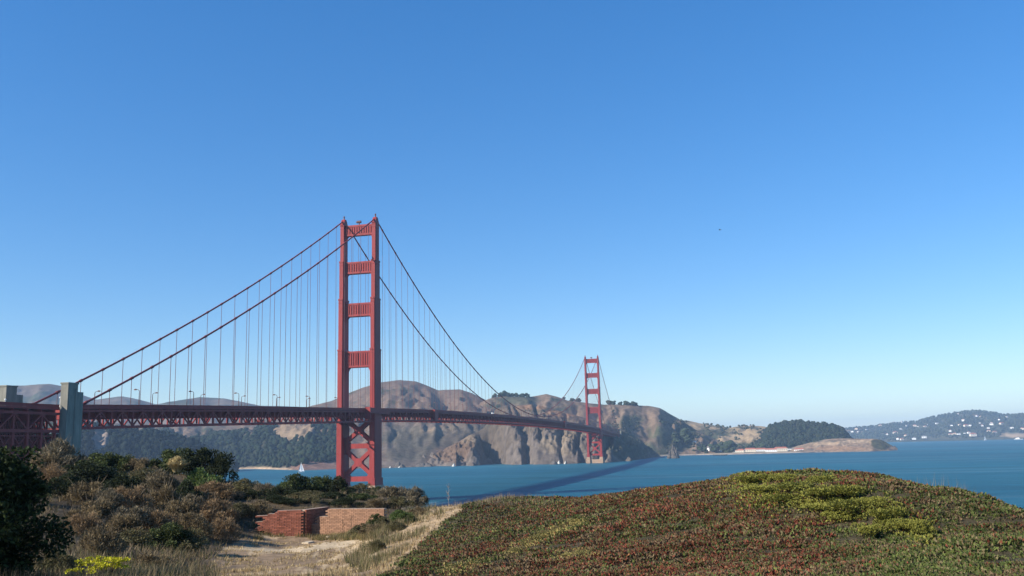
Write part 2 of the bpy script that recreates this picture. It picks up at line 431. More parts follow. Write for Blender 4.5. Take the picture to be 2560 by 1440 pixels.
H_MID = hill('hill', 'brown ridge rising behind the far tower',
    [(1150, 1030, 2950), (1190, 1012, 2950), (1215, 1000, 2950), (1235, 993, 2950), (1260, 991, 2950), (1320, 993, 2950), (1345, 989, 3000), (1365, 985, 3000), (1390, 991, 3000), (1420, 1002, 3000), (1450, 1006, 3000), (1510, 1012, 3000), (1540, 1011, 3000), (1580, 1013, 3000), (1620, 1015, 3050), (1650, 1021, 3050), (1680, 1038, 3100), (1700, 1049, 3100), (1740, 1075, 3100), (1800, 1105, 3100), (1860, 1126, 3050)],
    [(1150, 2520, 20), (1420, 2620, 12), (1590, 2700, -1), (1640, 2710, -1), (1700, 2790, -1), (1860, 2830, 0)], 1150, 1860, 4, 46, power=1.3, amp=12, lam=170, spur=20, spurlam=110, seed=71, scrub=0.34, base=np.array([.172, .118, .078]), crest_amp=0.8,
    patches=[(1290, 1000, 60, 12, SCRUB, .8), (1400, 1012, 50, 12, GRASS*.7, .6), (1715, 1085, 26, 26, WOODC, .9), (1690, 1110, 40, 16, WOODC*1.3, .8), (1580, 1050, 30, 14, SCRUB*1.2, .7)])
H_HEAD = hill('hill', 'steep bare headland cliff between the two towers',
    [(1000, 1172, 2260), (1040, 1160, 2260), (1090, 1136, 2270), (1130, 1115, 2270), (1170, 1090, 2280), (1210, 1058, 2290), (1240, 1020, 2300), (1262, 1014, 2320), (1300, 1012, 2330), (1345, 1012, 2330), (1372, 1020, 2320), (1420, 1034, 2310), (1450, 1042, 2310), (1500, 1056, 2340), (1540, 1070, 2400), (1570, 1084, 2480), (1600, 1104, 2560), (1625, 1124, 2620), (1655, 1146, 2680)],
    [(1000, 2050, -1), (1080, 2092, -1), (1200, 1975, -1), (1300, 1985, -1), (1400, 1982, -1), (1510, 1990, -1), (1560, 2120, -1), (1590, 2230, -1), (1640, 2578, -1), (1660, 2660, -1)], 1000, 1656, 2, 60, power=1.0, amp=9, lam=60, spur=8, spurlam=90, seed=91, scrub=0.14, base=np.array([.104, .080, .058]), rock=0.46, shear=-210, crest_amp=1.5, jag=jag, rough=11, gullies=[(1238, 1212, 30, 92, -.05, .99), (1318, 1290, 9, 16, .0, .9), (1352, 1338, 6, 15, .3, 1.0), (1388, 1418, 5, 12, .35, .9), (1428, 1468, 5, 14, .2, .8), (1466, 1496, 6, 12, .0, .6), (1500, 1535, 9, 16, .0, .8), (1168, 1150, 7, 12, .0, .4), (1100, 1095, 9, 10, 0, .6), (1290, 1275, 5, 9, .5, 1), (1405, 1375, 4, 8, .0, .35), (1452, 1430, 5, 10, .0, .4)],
    patches=[(1130, 1120, 50, 40, ORNG*.38, .6), (1165, 1095, 22, 14, TAN*.5, .7), (1330, 1017, 40, 7, ORNG*.7, .7), (1410, 1033, 40, 9, ORNG*.75, .8), (1420, 1110, 70, 30, np.array([.25, .19, .12]), .5), (1470, 1120, 40, 30, ROCKD, .6), (1580, 1110, 60, 40, SCRUB*1.3, .8)])  # last scrub-toned patch paints the shade on the east-facing flank
H_BAKER = hill('hill', 'tan grassy hill behind the waterside barracks',
    [(1630, 1066, 3700), (1660, 1056, 3700), (1690, 1050, 3700), (1720, 1051, 3700), (1750, 1058, 3700), (1790, 1064, 3700), (1822, 1070, 3700), (1850, 1065, 3650), (1880, 1064, 3650), (1912, 1067, 3650), (1950, 1078, 3650), (2000, 1095, 3600), (2040, 1112, 3600)],
    [(1630, 2980, 6), (2040, 2980, 6)], 1630, 2040, 4, 36, power=1.2, amp=8, lam=140, spur=16, spurlam=90, seed=111, scrub=0.22, base=GRASS2, crest_amp=0.8,
    patches=[(1765, 1083, 20, 12, WOODC*1.2, .85), (1810, 1076, 25, 6, SCRUB, .7), (1700, 1075, 30, 25, WOODC*1.3, .8), (1850, 1118, 160, 12, WOODC*1.4, .9)])
H_WOOD = hill('hill', 'wooded knoll with dense dark trees right of the barracks',
    [(1880, 1112, 3350), (1905, 1085, 3350), (1925, 1069, 3350), (1950, 1061, 3350), (1980, 1057, 3350), (2010, 1058, 3350), (2040, 1064, 3350), (2065, 1065, 3350), (2085, 1067, 3350), (2105, 1076, 3350), (2120, 1092, 3350), (2140, 1112, 3350)],
    [(1880, 2990, 6), (2140, 2990, 6)], 1880, 2140, 4, 30, amp=6, lam=90, seed=131, scrub=0, base=WOODC, crest_amp=1)
H_POINT = hill('hill', 'low bare point jutting into the bay at the right end of the far shore',
    [(1930, 1131, 2960), (1980, 1119, 2960), (2020, 1108, 2960), (2060, 1099, 2960), (2095, 1096, 2960), (2110, 1096, 2960), (2150, 1097, 2960), (2185, 1097, 2960), (2200, 1099, 2950), (2214, 1105, 2940), (2228, 1113, 2930), (2244, 1122, 2920)],
    [(1930, 2880, -1), (2000, 2790, -1), (2100, 2760, -1), (2180, 2740, -1), (2205, 2780, -1), (2244, 2860, -1)], 1930, 2244, 2, 30, power=1.1, amp=3, lam=60, spur=4, spurlam=70, seed=151, scrub=0.25, base=np.array([.27, .185, .12]), rock=0.2, crest_amp=0.7,
    patches=[(2150, 1103, 50, 4, TAN*1.1, .8), (2060, 1108, 40, 4, TAN, .6), (2205, 1110, 26, 14, SCRUB*1.1, .9), (2100, 1121, 70, 6, ORNG*.8, .5)])
H_TOWN = hill('hill', 'far wooded hillside dotted with pale houses across the bay',
    [(2030, 1100, 8600), (2070, 1080, 8600), (2110, 1075, 8600), (2160, 1069, 8500), (2200, 1064, 8500), (2240, 1060, 8500), (2290, 1056, 8500), (2330, 1045, 8500), (2370, 1037, 8400), (2400, 1032, 8400), (2440, 1029, 8400), (2470, 1032, 8400), (2510, 1039, 8300), (2540, 1039, 8300), (2580, 1036, 8300), (2700, 1045, 8200), (2950, 1060, 8200)],
    [(2030, 6900, 0), (2950, 6500, 0)], 2030, 2950, 5, 40, amp=18, lam=380, spur=30, spurlam=120, seed=171, scrub=0.95, base=np.array([.10, .095, .06]), crest_amp=2, material='farhill',
    patches=[(2540, 1088, 40, 6, TAN, .9), (2150, 1075, 50, 6, GRASS, .6), (2440, 1040, 40, 8, GRASS, .5)])
# flat shore by the barracks
def shore():
    P = np.arange(1640, 2070, 6.0); V = []
    for p in P:
        d0 = np.interp(p, [1640, 1700, 1740, 1830, 2000, 2070], [2600, 2770, 2800, 2750, 2800, 2780])
        for (d, z) in ((d0-6, -2.0), (d0, 1.2), (d0+12, 2.4), (d0+60, 4.0), (d0+140, 5.5), (d0+420, 8.5)):
            h = ray(p, 1130)[:2]; h = h/np.linalg.norm(h); V.append((CAM[0]+h[0]*d, CAM[1]+h[1]*d, z))
    V = np.array(V); n = len(P); idx = np.arange(n*6).reshape(n, 6)
    F = np.stack([idx[:-1, :-1], idx[1:, :-1], idx[1:, 1:], idx[:-1, 1:]], -1).reshape(-1, 4)
    c = np.where((np.arange(len(V)) % 6 < 3)[:, None], np.array([.38, .30, .22]), np.array([.17, .14, .085]))
    tag(obj('shore', fast_mesh('shore', V, F, c, True), M['hill']), 'flat sandy shore below the barracks', kind='structure')
shore()

# ---- foreground ground
CTRL = [(2560, 1440, 13.5), (2280, 1440, 14), (2000, 1440, 14.5), (1640, 1440, 16), (1280, 1440, 19), (1100, 1440, 22), (950, 1440, 25), (800, 1440, 32), (600, 1440, 37), (400, 1440, 36), (200, 1440, 32), (0, 1440, 28),
        (2560, 1350, 20), (2280, 1330, 22), (2000, 1320, 23), (1640, 1330, 26), (1280, 1340, 32), (1100, 1340, 42),
        (2700, 1340, 24), (2560, 1288, 27), (2450, 1248, 31), (2350, 1219, 34), (2260, 1201, 37), (2050, 1191, 40), (1960, 1191, 41), (1800, 1207, 44), (1600, 1232, 48), (1450, 1246, 52), (1300, 1243, 58), (1150, 1262, 62),
        (650, 1337, 69), (800, 1339, 69), (950, 1312, 67), (700, 1385, 52), (850, 1405, 42), (1000, 1370, 42), (600, 1400, 47), (560, 1355, 60), (1080, 1266, 66), (650, 1276, 73.5), (800, 1272, 73.5), (950, 1272, 74),
        (1000, 1315, 55), (930, 1350, 55),
        (500, 1335, 62), (300, 1400, 42), (300, 1335, 55), (100, 1400, 36), (300, 1262, 72), (500, 1240, 82), (150, 1235, 80), (100, 1185, 92), (480, 1190, 90), (300, 1185, 92), (650, 1235, 88), (900, 1242, 90), (1020, 1252, 85), (-200, 1300, 45), (-250, 1200, 80), (-150, 1440, 28)]
K = [tuple(at_dist(*c)) for c in CTRL]
for (px, py, d) in CTRL:
    if (px, py) in ((2560, 1288), (2450, 1248), (2350, 1219), (2260, 1201), (2050, 1191), (1960, 1191), (1800, 1207), (1600, 1232), (1450, 1246), (1300, 1243), (1150, 1262), (2700, 1340)):
        a = at_dist(px, py, d)
        for k, dz in ((1.06, .12), (1.14, .7), (1.3, 3.4), (1.8, 10.0)):
            b = at_dist(px, py, d*k); K.append((b[0], b[1], a[2]-dz))
for px in (-250, 100, 300, 480, 650, 900, 1050):
    for d, z in ((112, 34.5), (135, 27), (165, 17), (200, 7)):
        b = at_dist(px, 1200, d); K.append((b[0], b[1], z))
for px in (1200, 1500, 1800, 2100, 2400, 2800):
    for d, z in ((110, 24), (150, 12), (200, 1)):
        b = at_dist(px, 1200, d); K.append((b[0], b[1], z))
for dx, dy, z in ((0, 0, 38.45), (3, 1.5, 38.4), (-4, 1, 38.3), (0, -8, 38.6), (-20, -6, 37.8), (20, -5, 38.4), (40, -20, 38), (-40, -25, 38.5), (0, -40, 39.5), (0, -120, 42), (-120, -60, 40), (120, -60, 30), (70, 20, 30), (130, 30, 6), (-90, 20, 37.5), (-140, 70, 36), (-160, 140, 22), (-200, 30, 38), (4, 6, 38.25), (-4, 7, 38.15)):
    K.append((CAM[0]+dx, CAM[1]+dy, z))
K = np.array(K)
KX = (K[:, :2]-CAM[:2])/50.0
def _tps(r2): return 0.5*r2*np.log(np.maximum(r2, 1e-12))
_n = len(K)
_A = np.zeros((_n+3, _n+3))
_A[:_n, :_n] = _tps(((KX[:, None]-KX[None])**2).sum(-1)) + np.eye(_n)*1e-4
_A[:_n, _n] = 1; _A[:_n, _n+1:] = KX; _A[_n, :_n] = 1; _A[_n+1:, :_n] = KX.T
_inv = np.linalg.inv(_A)
def _eval(q, W): return _tps(((q[:, None]-KX[None])**2).sum(-1))@W[:_n] + W[_n] + q@W[_n+1:]
_W = _inv@np.concatenate([K[:, 2], np.zeros(3)])
CREST = [(2700, 1336), (2560, 1288), (2450, 1248), (2350, 1219), (2260, 1200), (2050, 1190), (1960, 1190), (1800, 1206), (1600, 1231), (1450, 1246), (1300, 1244), (1150, 1266)]
_kp = project(K)[0]; _kd = np.hypot(K[:, 0]-CAM[0], K[:, 1]-CAM[1])
for _it in range(8):
    for (cpx, cpy) in CREST:
        ds = np.geomspace(12, 130, 160); h = ray(cpx, 1200)[:2]; h = h/np.linalg.norm(h)
        q = np.stack([h[0]*ds, h[1]*ds], -1)/50.0; zz = _eval(q, _W)
        py = project(np.stack([CAM[0]+h[0]*ds, CAM[1]+h[1]*ds, zz], -1))[1]; j = int(np.argmin(py)); err = cpy-py[j]
        w = np.exp(-((_kp-cpx)/60.0)**2)*np.exp(-(np.log(_kd/ds[j])/.28)**2)*(_kd > 9)
        K[:, 2] -= w*err*ds[j]/FPX*.5
    _W = _inv@np.concatenate([K[:, 2], np.zeros(3)])
def ground_z(x, y):
    q = np.stack([(np.asarray(x, float)-CAM[0])/50.0, (np.asarray(y, float)-CAM[1])/50.0], -1)
    sh = q.shape[:-1]; q = q.reshape(-1, 2); out = np.zeros(len(q))
    for s in range(0, len(q), 20000):
        c = q[s:s+20000]
        out[s:s+20000] = _tps(((c[:, None]-KX[None])**2).sum(-1))@_W[:_n] + _W[_n] + c@_W[_n+1:]
    z = out.reshape(sh)
    x = np.asarray(x); y = np.asarray(y)
    r = np.hypot(x-CAM[0], y-CAM[1])
    return z + (fbm(x/3.0, y/3.0, 201, 3)-0.5)*0.35*sstep(4, 16, r) + (fbm(x/0.9, y/0.9, 205, 2)-0.5)*0.15*sstep(4, 12, r)

ICE = [(930, 1460), (1000, 1405), (1075, 1345), (1120, 1295), (1165, 1266), (1250, 1240), (1330, 1232), (1450, 1236), (1560, 1228), (1700, 1195), (1800, 1180), (1900, 1165), (2000, 1158), (2200, 1160), (2350, 1185), (2450, 1216), (2560, 1255), (2760, 1320), (3100, 1400), (4200, 1500), (4200, 2600), (500, 2600)]
SAND = [(520, 1475), (535, 1392), (600, 1350), (680, 1336), (900, 1334), (955, 1352), (960, 1400), (900, 1475)]
PATH = [(1000, 1405), (1075, 1345), (1120, 1295), (1165, 1266), (1090, 1252), (1010, 1262), (1020, 1300), (960, 1360), (900, 1475), (930, 1475)]
def build_ground():
    az = np.concatenate([np.radians(np.linspace(-180, -46, 40, endpoint=False)), np.radians(np.linspace(-46, 46, 330)), np.radians(np.linspace(46, 180, 40))[1:]])+YAW
    rr = np.concatenate([[0.0], np.geomspace(0.8, 300, 150)])
    A, R = np.meshgrid(az, rr, indexing='ij')
    X = CAM[0]+R*np.sin(A); Y = CAM[1]+R*np.cos(A)
    Z = ground_z(X, Y)
    Z = np.where(R > 170, Z*(1-sstep(170, 290, R))-3*sstep(170, 290, R), Z)
    Z = np.maximum(Z, -3.0)
    PX, PY = project(np.stack([X, Y, Z], -1))
    ahead = (np.abs(np.arctan2(np.sin(A-YAW), np.cos(A-YAW))) < 0.9)
    PX = PX+np.where(PX < 1150, (fbm(X/2.5, Y/2.5, 501, 3)-.5)*70, 0)
    n1 = fbm(X/2.2, Y/2.2, 211, 4); n2 = fbm(X/9, Y/9, 212, 4)
    n5 = fbm(X/1.1, Y/1.1, 214, 4)
    C = np.array([.085, .062, .038])*(0.7+0.6*n1)[..., None]
    def blend(mask, col):
        nonlocal C
        mk = mask.astype(float)[..., None]; C = C*(1-mk)+np.asarray(col)*(0.75+0.5*n1)[..., None]*mk
    blend(inpoly(PX, PY, SAND) & ahead, (.48, .35, .205))
    blend(inpoly(PX, PY, SAND) & ahead & (n2+.35*n5 > .72), (.24, .165, .10))
    blend(inpoly(PX, PY, SAND) & ahead & (n2-.3*n5 < .28), (.50, .38, .24))
    blend(inpoly(PX, PY, PATH) & ahead, (.36, .255, .15))
    blend((inpoly(PX, PY, ICE) & ahead) | ((~ahead) & (R < 60)), (.062, .050, .028))
    n, m = A.shape
    idx = np.arange(n*m).reshape(n, m)
    F = np.stack([idx[:-1, :-1], idx[:-1, 1:], idx[1:, 1:], idx[1:, :-1]], -1).reshape(-1, 4)
    tag(obj('ground', fast_mesh('ground', np.stack([X, Y, Z], -1).reshape(-1, 3), F, C.reshape(-1, 3), True), M['ground']), 'rolling coastal bluff in the foreground', kind='structure')
build_ground()

# ================================================================ BRIDGE
def rail_z(y):      # top of the railing
    return np.interp(y, [-470, -336, -283, -207, -70, 0, 13, 80, 163, 308, 470, 640, 810, 972, 1117, 1200, 1280, 1350, 1487, 1623, 1760], [60.0, 62.6, 64.4, 66.7, 70.3, 72.2, 72.7, 74.4, 76.0, 77.7, 78.8, 79.2, 78.8, 77.7, 76.0, 74.8, 73.2, 71.2, 67.4, 64.4, 62.5])
def cable_z(y):
    if y < 0: a = -y; return 226.3-0.570*a+0.000252*a*a
    if y > 1280: a = y-1280; return 226.3-0.570*a+0.000252*a*a
    return 81.8+(226.3-81.8)*((y-640)/640)**2

bridge = tag(empty('suspension_bridge'), 'red orange suspension bridge with two tall towers spanning the strait', 'bridge')

LEVELS = [(13.0, 18.5, 6.2, 17.0), (18.5, 66, 4.8, 15.2), (66, 119, 4.4, 14.0), (119, 160, 4.1, 12.4), (160, 191, 3.9, 10.2), (191, 221.5, 3.7, 7.8)]
def leg_poly(cx, a, b, n):
    a /= 2; b /= 2
    return [(cx+a-n, -b), (cx+a-n, -b+n*1.6), (cx+a, -b+n*1.6), (cx+a, b-n*1.6), (cx+a-n, b-n*1.6), (cx+a-n, b), (cx-a+n, b), (cx-a+n, b-n*1.6), (cx-a, b-n*1.6), (cx-a, -b+n*1.6), (cx-a+n, -b+n*1.6), (cx-a+n, -b)]
def wx_at(z): return next(w for (a, b, w, d) in LEVELS if a <= z <= b)
def wy_at(z): return next(d for (a, b, w, d) in LEVELS if a <= z <= b)
tower_parts = []
rib_me = MB().box(-.16, .16, -.4, .4, 0, 1).mesh('flute_rib', M['orange'])
def build_tower():
    for sx in (-13.7, 13.7):
        m = MB()
        for i, (z0, z1, w, d) in enumerate(LEVELS):
            m.prism(leg_poly(sx, w, d, 0.42), z0, z1)
        leg = m.build('tower_leg', M['orange'], bridge); tower_parts.append(leg)
        for (z0, z1, w, d) in LEVELS[1:]:
            c = MB()
            c.prism(leg_poly(sx, w+.5, d+.6, 0.45), z1-1.0, z1+0.25); c.prism(leg_poly(sx, w+.25, d+.3, 0.42), z1-3.4, z1-2.9)
            c.build('collar', M['orange'], leg)
        h = MB(); pr = [(-4.6, 221.7), (4.6, 221.7), (3.0, 224.6), (1.2, 226.9), (-1.2, 226.9), (-3.0, 224.6)]
        n = len(pr)
        h.add([(sx-1.5, y, z) for y, z in pr]+[(sx+1.5, y, z) for y, z in pr], [tuple(range(n))[::-1], tuple(range(n, 2*n))]+[(i, (i+1) % n, n+(i+1) % n, n+i) for i in range(n)])
        h.build('saddle_housing', M['orange'], leg)
        b = MB(); b.tube([(sx, 0, 226.8), (sx, 0, 228.4), (sx, 0, 229.3), (sx, 0, 230.0)], [.65, .55, .75, .35], 8); b.build('aircraft_beacon', M['lampsteel'], leg)
        p = MB(); p.prism(leg_poly(sx, 9.5, 20, 1.2), -1.5, 9.0); p.prism(leg_poly(sx, 8.4, 18.4, 1.0), 9.0, 13.0, .95)
        tower_parts.append(p.build('pier', M['pier'], bridge))
    p = MB(); p.box(-8.94, 8.94, -7, 7, -1.5, 8.0)
    tower_parts.append(p.build('pier', M['pier'], bridge))
    for (z0, z1, hw, hh, uw, uh) in ((212.6, 221.2, 3.2, 5.0, 1.4, 2.4), (181, 190.4, 3.0, 5.5, 2.2, 3.4), (146, 156.4, 3.0, 8.5, 2.2, 3.4), (105, 117.6, 3.6, 16.0, 2.2, 3.6)):
        w = wx_at(z0+1)/2; d = wy_at(z0+1)*0.22
        xi = 13.7-w-0.003
        m = MB(); m.box(-xi, xi, -d, d, z0, z1)
        st = m.build('portal_strut', M['orange'], bridge); tower_parts.append(st)
        t = MB(); t.box(-xi, xi, -d-.28, d+.28, z1-1.3, z1+.15); t.box(-xi, xi, -d-.28, d+.28, z0-.15, z0+1.4); t.build('edge_flange', M['orange'], st)
        nr = 11
        for k in range(nr):
            x = -xi+1.6+(2*xi-3.2)*k/(nr-1)
            for sy in (-1, 1):
                r = obj('flute_rib', rib_me, None, st, (x, sy*(d+.1), z0+1.6)); r.scale = (1.6, 1, z1-z0-3.2)
        for s in (-1, 1):
            poly = [(s*xi, z0)]+[(s*(xi-hw*(1-math.sin(f))), z0-hh*(1-math.cos(f))) for f in np.linspace(0, math.pi/2, 6)]
            MB().prismy(poly, -d+.05, d-.05).build('haunch', M['orange'], st)
            if z1 < 220:
                poly = [(s*xi, z1)]+[(s*(xi-uw*(1-math.sin(f))), z1+uh*(1-math.cos(f))) for f in np.linspace(0, math.pi/2, 5)]
                MB().prismy(poly, -d+.05, d-.05).build('haunch', M['orange'], st)
    # beacon on the top strut
    b = MB(); b.tube([(0, -1, 221.3), (0, -1, 223.0)], .5, 8); b.tube([(-1.6, -1, 223.9), (1.6, -1, 223.9)], 1.15, 10); b.box(-2.6, -1.8, -1.6, -.4, 223.2, 224.4)
    tower_parts.append(b.build('fog_beacon', M['lampsteel'], bridge))
    xi = 13.7-2.4
    for zc, nm in ((17.9, 'lower_strut'), (43.2, 'lower_strut'), (67.0, 'lower_strut')):
        m = MB(); m.box(-xi, xi, -2.6, 2.6, zc-1.9, zc+1.9); tower_parts.append(m.build(nm, M['orange'], bridge))
    for za, zb in ((19.8, 41.3), (45.1, 65.1)):
        for s in (-1, 1):
            m = MB(); m.beam((-s*xi, s*.05, za+.9), (s*xi, s*.05, zb-.9), 4.4, 2.9, up=(0, 0, 1)); o = m.build('cross_brace', M['orange'], bridge); tower_parts.append(o)
        m = MB(); m.prismy([(x*3.2, (za+zb)/2+z*3.2) for x, z in ((1, .3), (.3, 1), (-.3, 1), (-1, .3), (-1, -.3), (-.3, -1), (.3, -1), (1, -.3))], -2.35, 2.35)
        tower_parts.append(m.build('gusset_plate', M['orange'], bridge))
        for s in (-1, 1):
            for z, k in ((za, 1), (zb, -1)):
                m = MB(); m.prismy([(s*xi, z), (s*(xi-4), z), (s*xi, z+k*5)], -2.4, 2.4); tower_parts.append(m.build('gusset_plate', M['orange'], bridge))
build_tower()
def copy_part(o, parent, dy):
    c = o.copy(); COL.objects.link(c); c.parent = parent
    if parent is bridge: c.location.y += dy
    for ch in [x for x in bpy.data.objects if x.parent is o and x is not c]: copy_part(ch, c, dy)
for o in list(tower_parts): copy_part(o, bridge, 1280)

# main cables with bands and suspenders
sus_me = MB().box(-.10, .10, -.10, .10, 0, 1).mesh('suspender', M['rope'])
band_me = MB().tube([(0, -.75, 0), (0, .75, 0)], .72, 8).mesh('cable_band', M['cable'], True)
for sx in (-13.7, 13.7):
    ys = list(np.linspace(-342, 0, 36))+list(np.linspace(0, 1280, 121))[1:]+list(np.linspace(1280, 1622, 36))[1:]
    cb = MB().tube([(sx, y, cable_z(y)) for y in ys], .52, 8).build('main_cable', M['cable'], bridge, smooth=True)
    # hand ropes above the cable
    sy = [-15.24*k for k in range(22, 0, -1)]+[15.24*k for k in range(1, 84)]+[1280+15.24*k for k in range(1, 23)]
    for y in sy:
        zc = cable_z(y); zb = float(rail_z(y))-2.2
        if zc < zb+1.5: continue
        s = obj('suspender', sus_me, None, cb, (sx, y, zb)); s.scale = (1, 1, zc-zb)
        b = obj('cable_band', band_me, None, cb, (sx, y, zc)); sl_ = (cable_z(y+1)-cable_z(y-1))/2
        b.rotation_euler = (math.atan(sl_), 0, 0)

# deck
PAN = 7.62
Y0, Y1 = -341.0, 1622.0
pany = [Y0+PAN*k for k in range(int((Y1-Y0)/PAN)+1)]
def strip(name, x0, x1, zt, zb, material, parent, gap=None):
    m = MB(); n = len(pany)
    vs = []
    for y in pany:
        z = float(rail_z(y)); vs += [(x0, y, z+zb), (x1, y, z+zb), (x1, y, z+zt), (x0, y, z+zt)]
    fs = []
    for i in range(n-1):
        a = 4*i
        for k in range(4): fs.append((a+k, a+(k+1) % 4, a+4+(k+1) % 4, a+4+k))
    fs += [(3, 2, 1, 0), (4*n-4, 4*n-3, 4*n-2, 4*n-1)]
    m.add(vs, fs); return m.build(name, material, parent)
deck = strip('road_deck', -13.2, 13.2, -1.45, -2.0, M['road'], bridge)
for s in (-1, 1):
    lo, hi = sorted((s*13.72, s*13.96))
    f = strip('fascia_girder', lo, hi, -1.30, -2.0, M['orange'], bridge)
    lo, hi = sorted((s*13.76, s*13.92))
    r = strip('railing', lo, hi, 0, -.16, M['orange'], bridge)
    m = MB()
    for y in np.arange(Y0, Y1, 0.55):
        z = float(rail_z(y)); m.box(s*13.84-.06, s*13.84+.06, y-.25, y+.25, z-1.3, z-.16)
    tag(m.build('railing_pickets', M['orange'], r), kind='stuff')
    lo, hi = sorted((s*13.25, s*14.15))
    tr = strip('stiffening_truss', lo, hi, -9.6, -10.75, M['orange'], bridge)
    strip('top_chord', lo, hi, -2.3, -3.3, M['orange'], tr)
    post_me = MB().box(-.3, .3, -.38, .38, -9.55, -3.35).mesh('truss_post', M['orange'])
    d1 = MB().beam((0, .3, -9.55), (0, PAN-.3, -3.35), .55, .62).mesh('truss_diagonal', M['orange'])
    d2 = MB().beam((0, .3, -3.35), (0, PAN-.3, -9.55), .55, .62).mesh('truss_diagonal', M['orange'])
    restm = MB()
    for i, y in enumerate(pany[:-1]):
        z = float(rail_z(y)); z1 = float(rail_z(y+PAN))
        if i < 150:
            obj('truss_post', post_me, None, tr, (s*13.7, y, z))
            o = obj('truss_diagonal', d1 if i % 2 else d2, None, tr, (s*13.7, y, z)); o.rotation_euler = (math.atan((z1-z)/PAN), 0, 0)
        else:
            restm.box(s*13.7-.3, s*13.7+.3, y-.38, y+.38, z-9.55, z-3.35)
            a, b = (-9.55, -3.35) if i % 2 else (-3.35, -9.55)
            restm.beam((s*13.7, y+.3, z+a), (s*13.7, y+PAN-.3, z1+b), .55, .62)
    tag(restm.build('truss_web', M['orange'], tr), kind='stuff')
fb = MB(); lat = MB()
for i, y in enumerate(pany):
    z = float(rail_z(y)); fb.box(-13.2, 13.2, y-.25, y+.25, z-6.2, z-2.05)
    if i % 2 == 0 and i+2 < len(pany):
        z2 = float(rail_z(y+2*PAN))
        lat.box(-13.2, 13.2, y-.3, y+.3, z-10.6, z-9.9)
        lat.beam((-13.2, y, z-10.2), (13.2, y+2*PAN, z2-10.2), .5, .5)
for xs in (-11.2, -5.6, 0, 5.6, 11.2): strip('stringer', xs-.2, xs+.2, -2.05, -6.0, M['orange'], deck)
tag(fb.build('floor_beams', M['orange'], deck), kind='stuff')
tag(lat.build('lateral_bracing', M['orange'], deck), kind='stuff')
# sidewalk bays that bulge round the tower legs, maintenance bays on the main span
for (ya, yb) in ((-22, 19), (141, 151), (833, 846), (1261, 1301)):
    m = MB()
    z = float(rail_z((ya+yb)/2))
    if yb-ya > 30:
        for s in (-1, 1):
            m.box(min(s*13.97, s*18.2), max(s*13.97, s*18.2), ya, ya+1.0, z-9.2, z+.3)
            m.box(min(s*17.7, s*18.2), max(s*17.7, s*18.2), ya+1.0, yb, z-4.4, z-.2)
            m.box(min(s*13.97, s*18.2), max(s*13.97, s*18.2), yb, yb+.6, z-4.4, z-.2)
    else:
        m.box(14.17, 16.6, ya, yb, z-10.0, z-.1)
    m.build('sidewalk_bay', M['orange'], bridge)

# lamp posts in pairs along both kerbs
def lamp():
    e = empty('street_lamp')
    MB().tube([(0, 0, -1.4), (0, 0, 4.5), (0, 0, 6.4)], [.22, .18, .15], 8).build('pole', M['lampsteel'], e)
    MB().tube([(0, 0, 6.35), (-.25, 0, 6.95), (-.9, 0, 7.3), (-1.7, 0, 7.35)], [.15, .14, .13, .12], 8).build('arm', M['lampsteel'], e)
    h = MB().tube([(-1.5, 0, 7.33), (-2.0, 0, 7.42), (-2.9, 0, 7.36)], [.22, .38, .26], 8).build('lamp_head', M['lampsteel'], e)
    MB().box(-2.8, -1.7, -.18, .18, 6.98, 7.05).build('lens', M['glass'], h)
    return e
ORD = ['first', 'second', 'third', 'fourth', 'fifth', 'sixth', 'seventh', 'eighth', 'ninth', 'tenth', 'eleventh', 'twelfth', 'thirteenth', 'fourteenth', 'fifteenth', 'sixteenth', 'seventeenth', 'eighteenth', 'nineteenth', 'twentieth']
lamp0 = lamp(); first = True
for k in range(0, 26):
    y = -296.5+45.72*k
    if abs(y) < 24: continue
    for s in (1, -1):
        if first: e = lamp0; first = False
        else:
            e = lamp0.copy(); COL.objects.link(e)
            for ch in [c for c in bpy.data.objects if c.parent is lamp0]:
                c = ch.copy(); COL.objects.link(c); c.parent = e
                for g in [q for q in bpy.data.objects if q.parent is ch]:
                    d = g.copy(); COL.objects.link(d); d.parent = c
        e.location = (s*12.2, y, float(rail_z(y))); e.rotation_euler = (0, 0, 0 if s > 0 else math.pi)
        side = 'near kerb' if s > 0 else 'far kerb'
        if y < 0: lab = '%s street lamp from the concrete pylon on the bridge %s' % (ORD[k], side)
        else: lab = '%s street lamp past the near tower along the bridge %s' % (ORD[k-7], side)
        tag(e, lab, 'street lamp', 'curved arm street lamps along the bridge deck')

# white globe lamps beside the pylon
def globe(px, x, label):
    v = ray(px, 1008); y = CAM[1]+v[1]*(x-CAM[0])/v[0]; z = float(rail_z(y))-1.3
    e = tag(empty('globe_lamp', (x, y, z)), label, 'lamp', 'white globe lamps by the concrete pylon')
    MB().tube([(0, 0, 0), (0, 0, 3.6)], [.14, .1], 8).build('post', M['white'], e)
    MB().tube([(0, 0, 3.6), (0, 0, 3.72), (0, 0, 4.0), (0, 0, 4.28), (0, 0, 4.4)], [.12, .34, .45, .34, .1], 10).build('globe', M['white'], e, smooth=True)
globe(150, 12.4, 'white globe lamp in front of the nearer concrete pylon shaft')
globe(13, -12.4, 'white globe lamp by the far pylon shaft at the left edge')
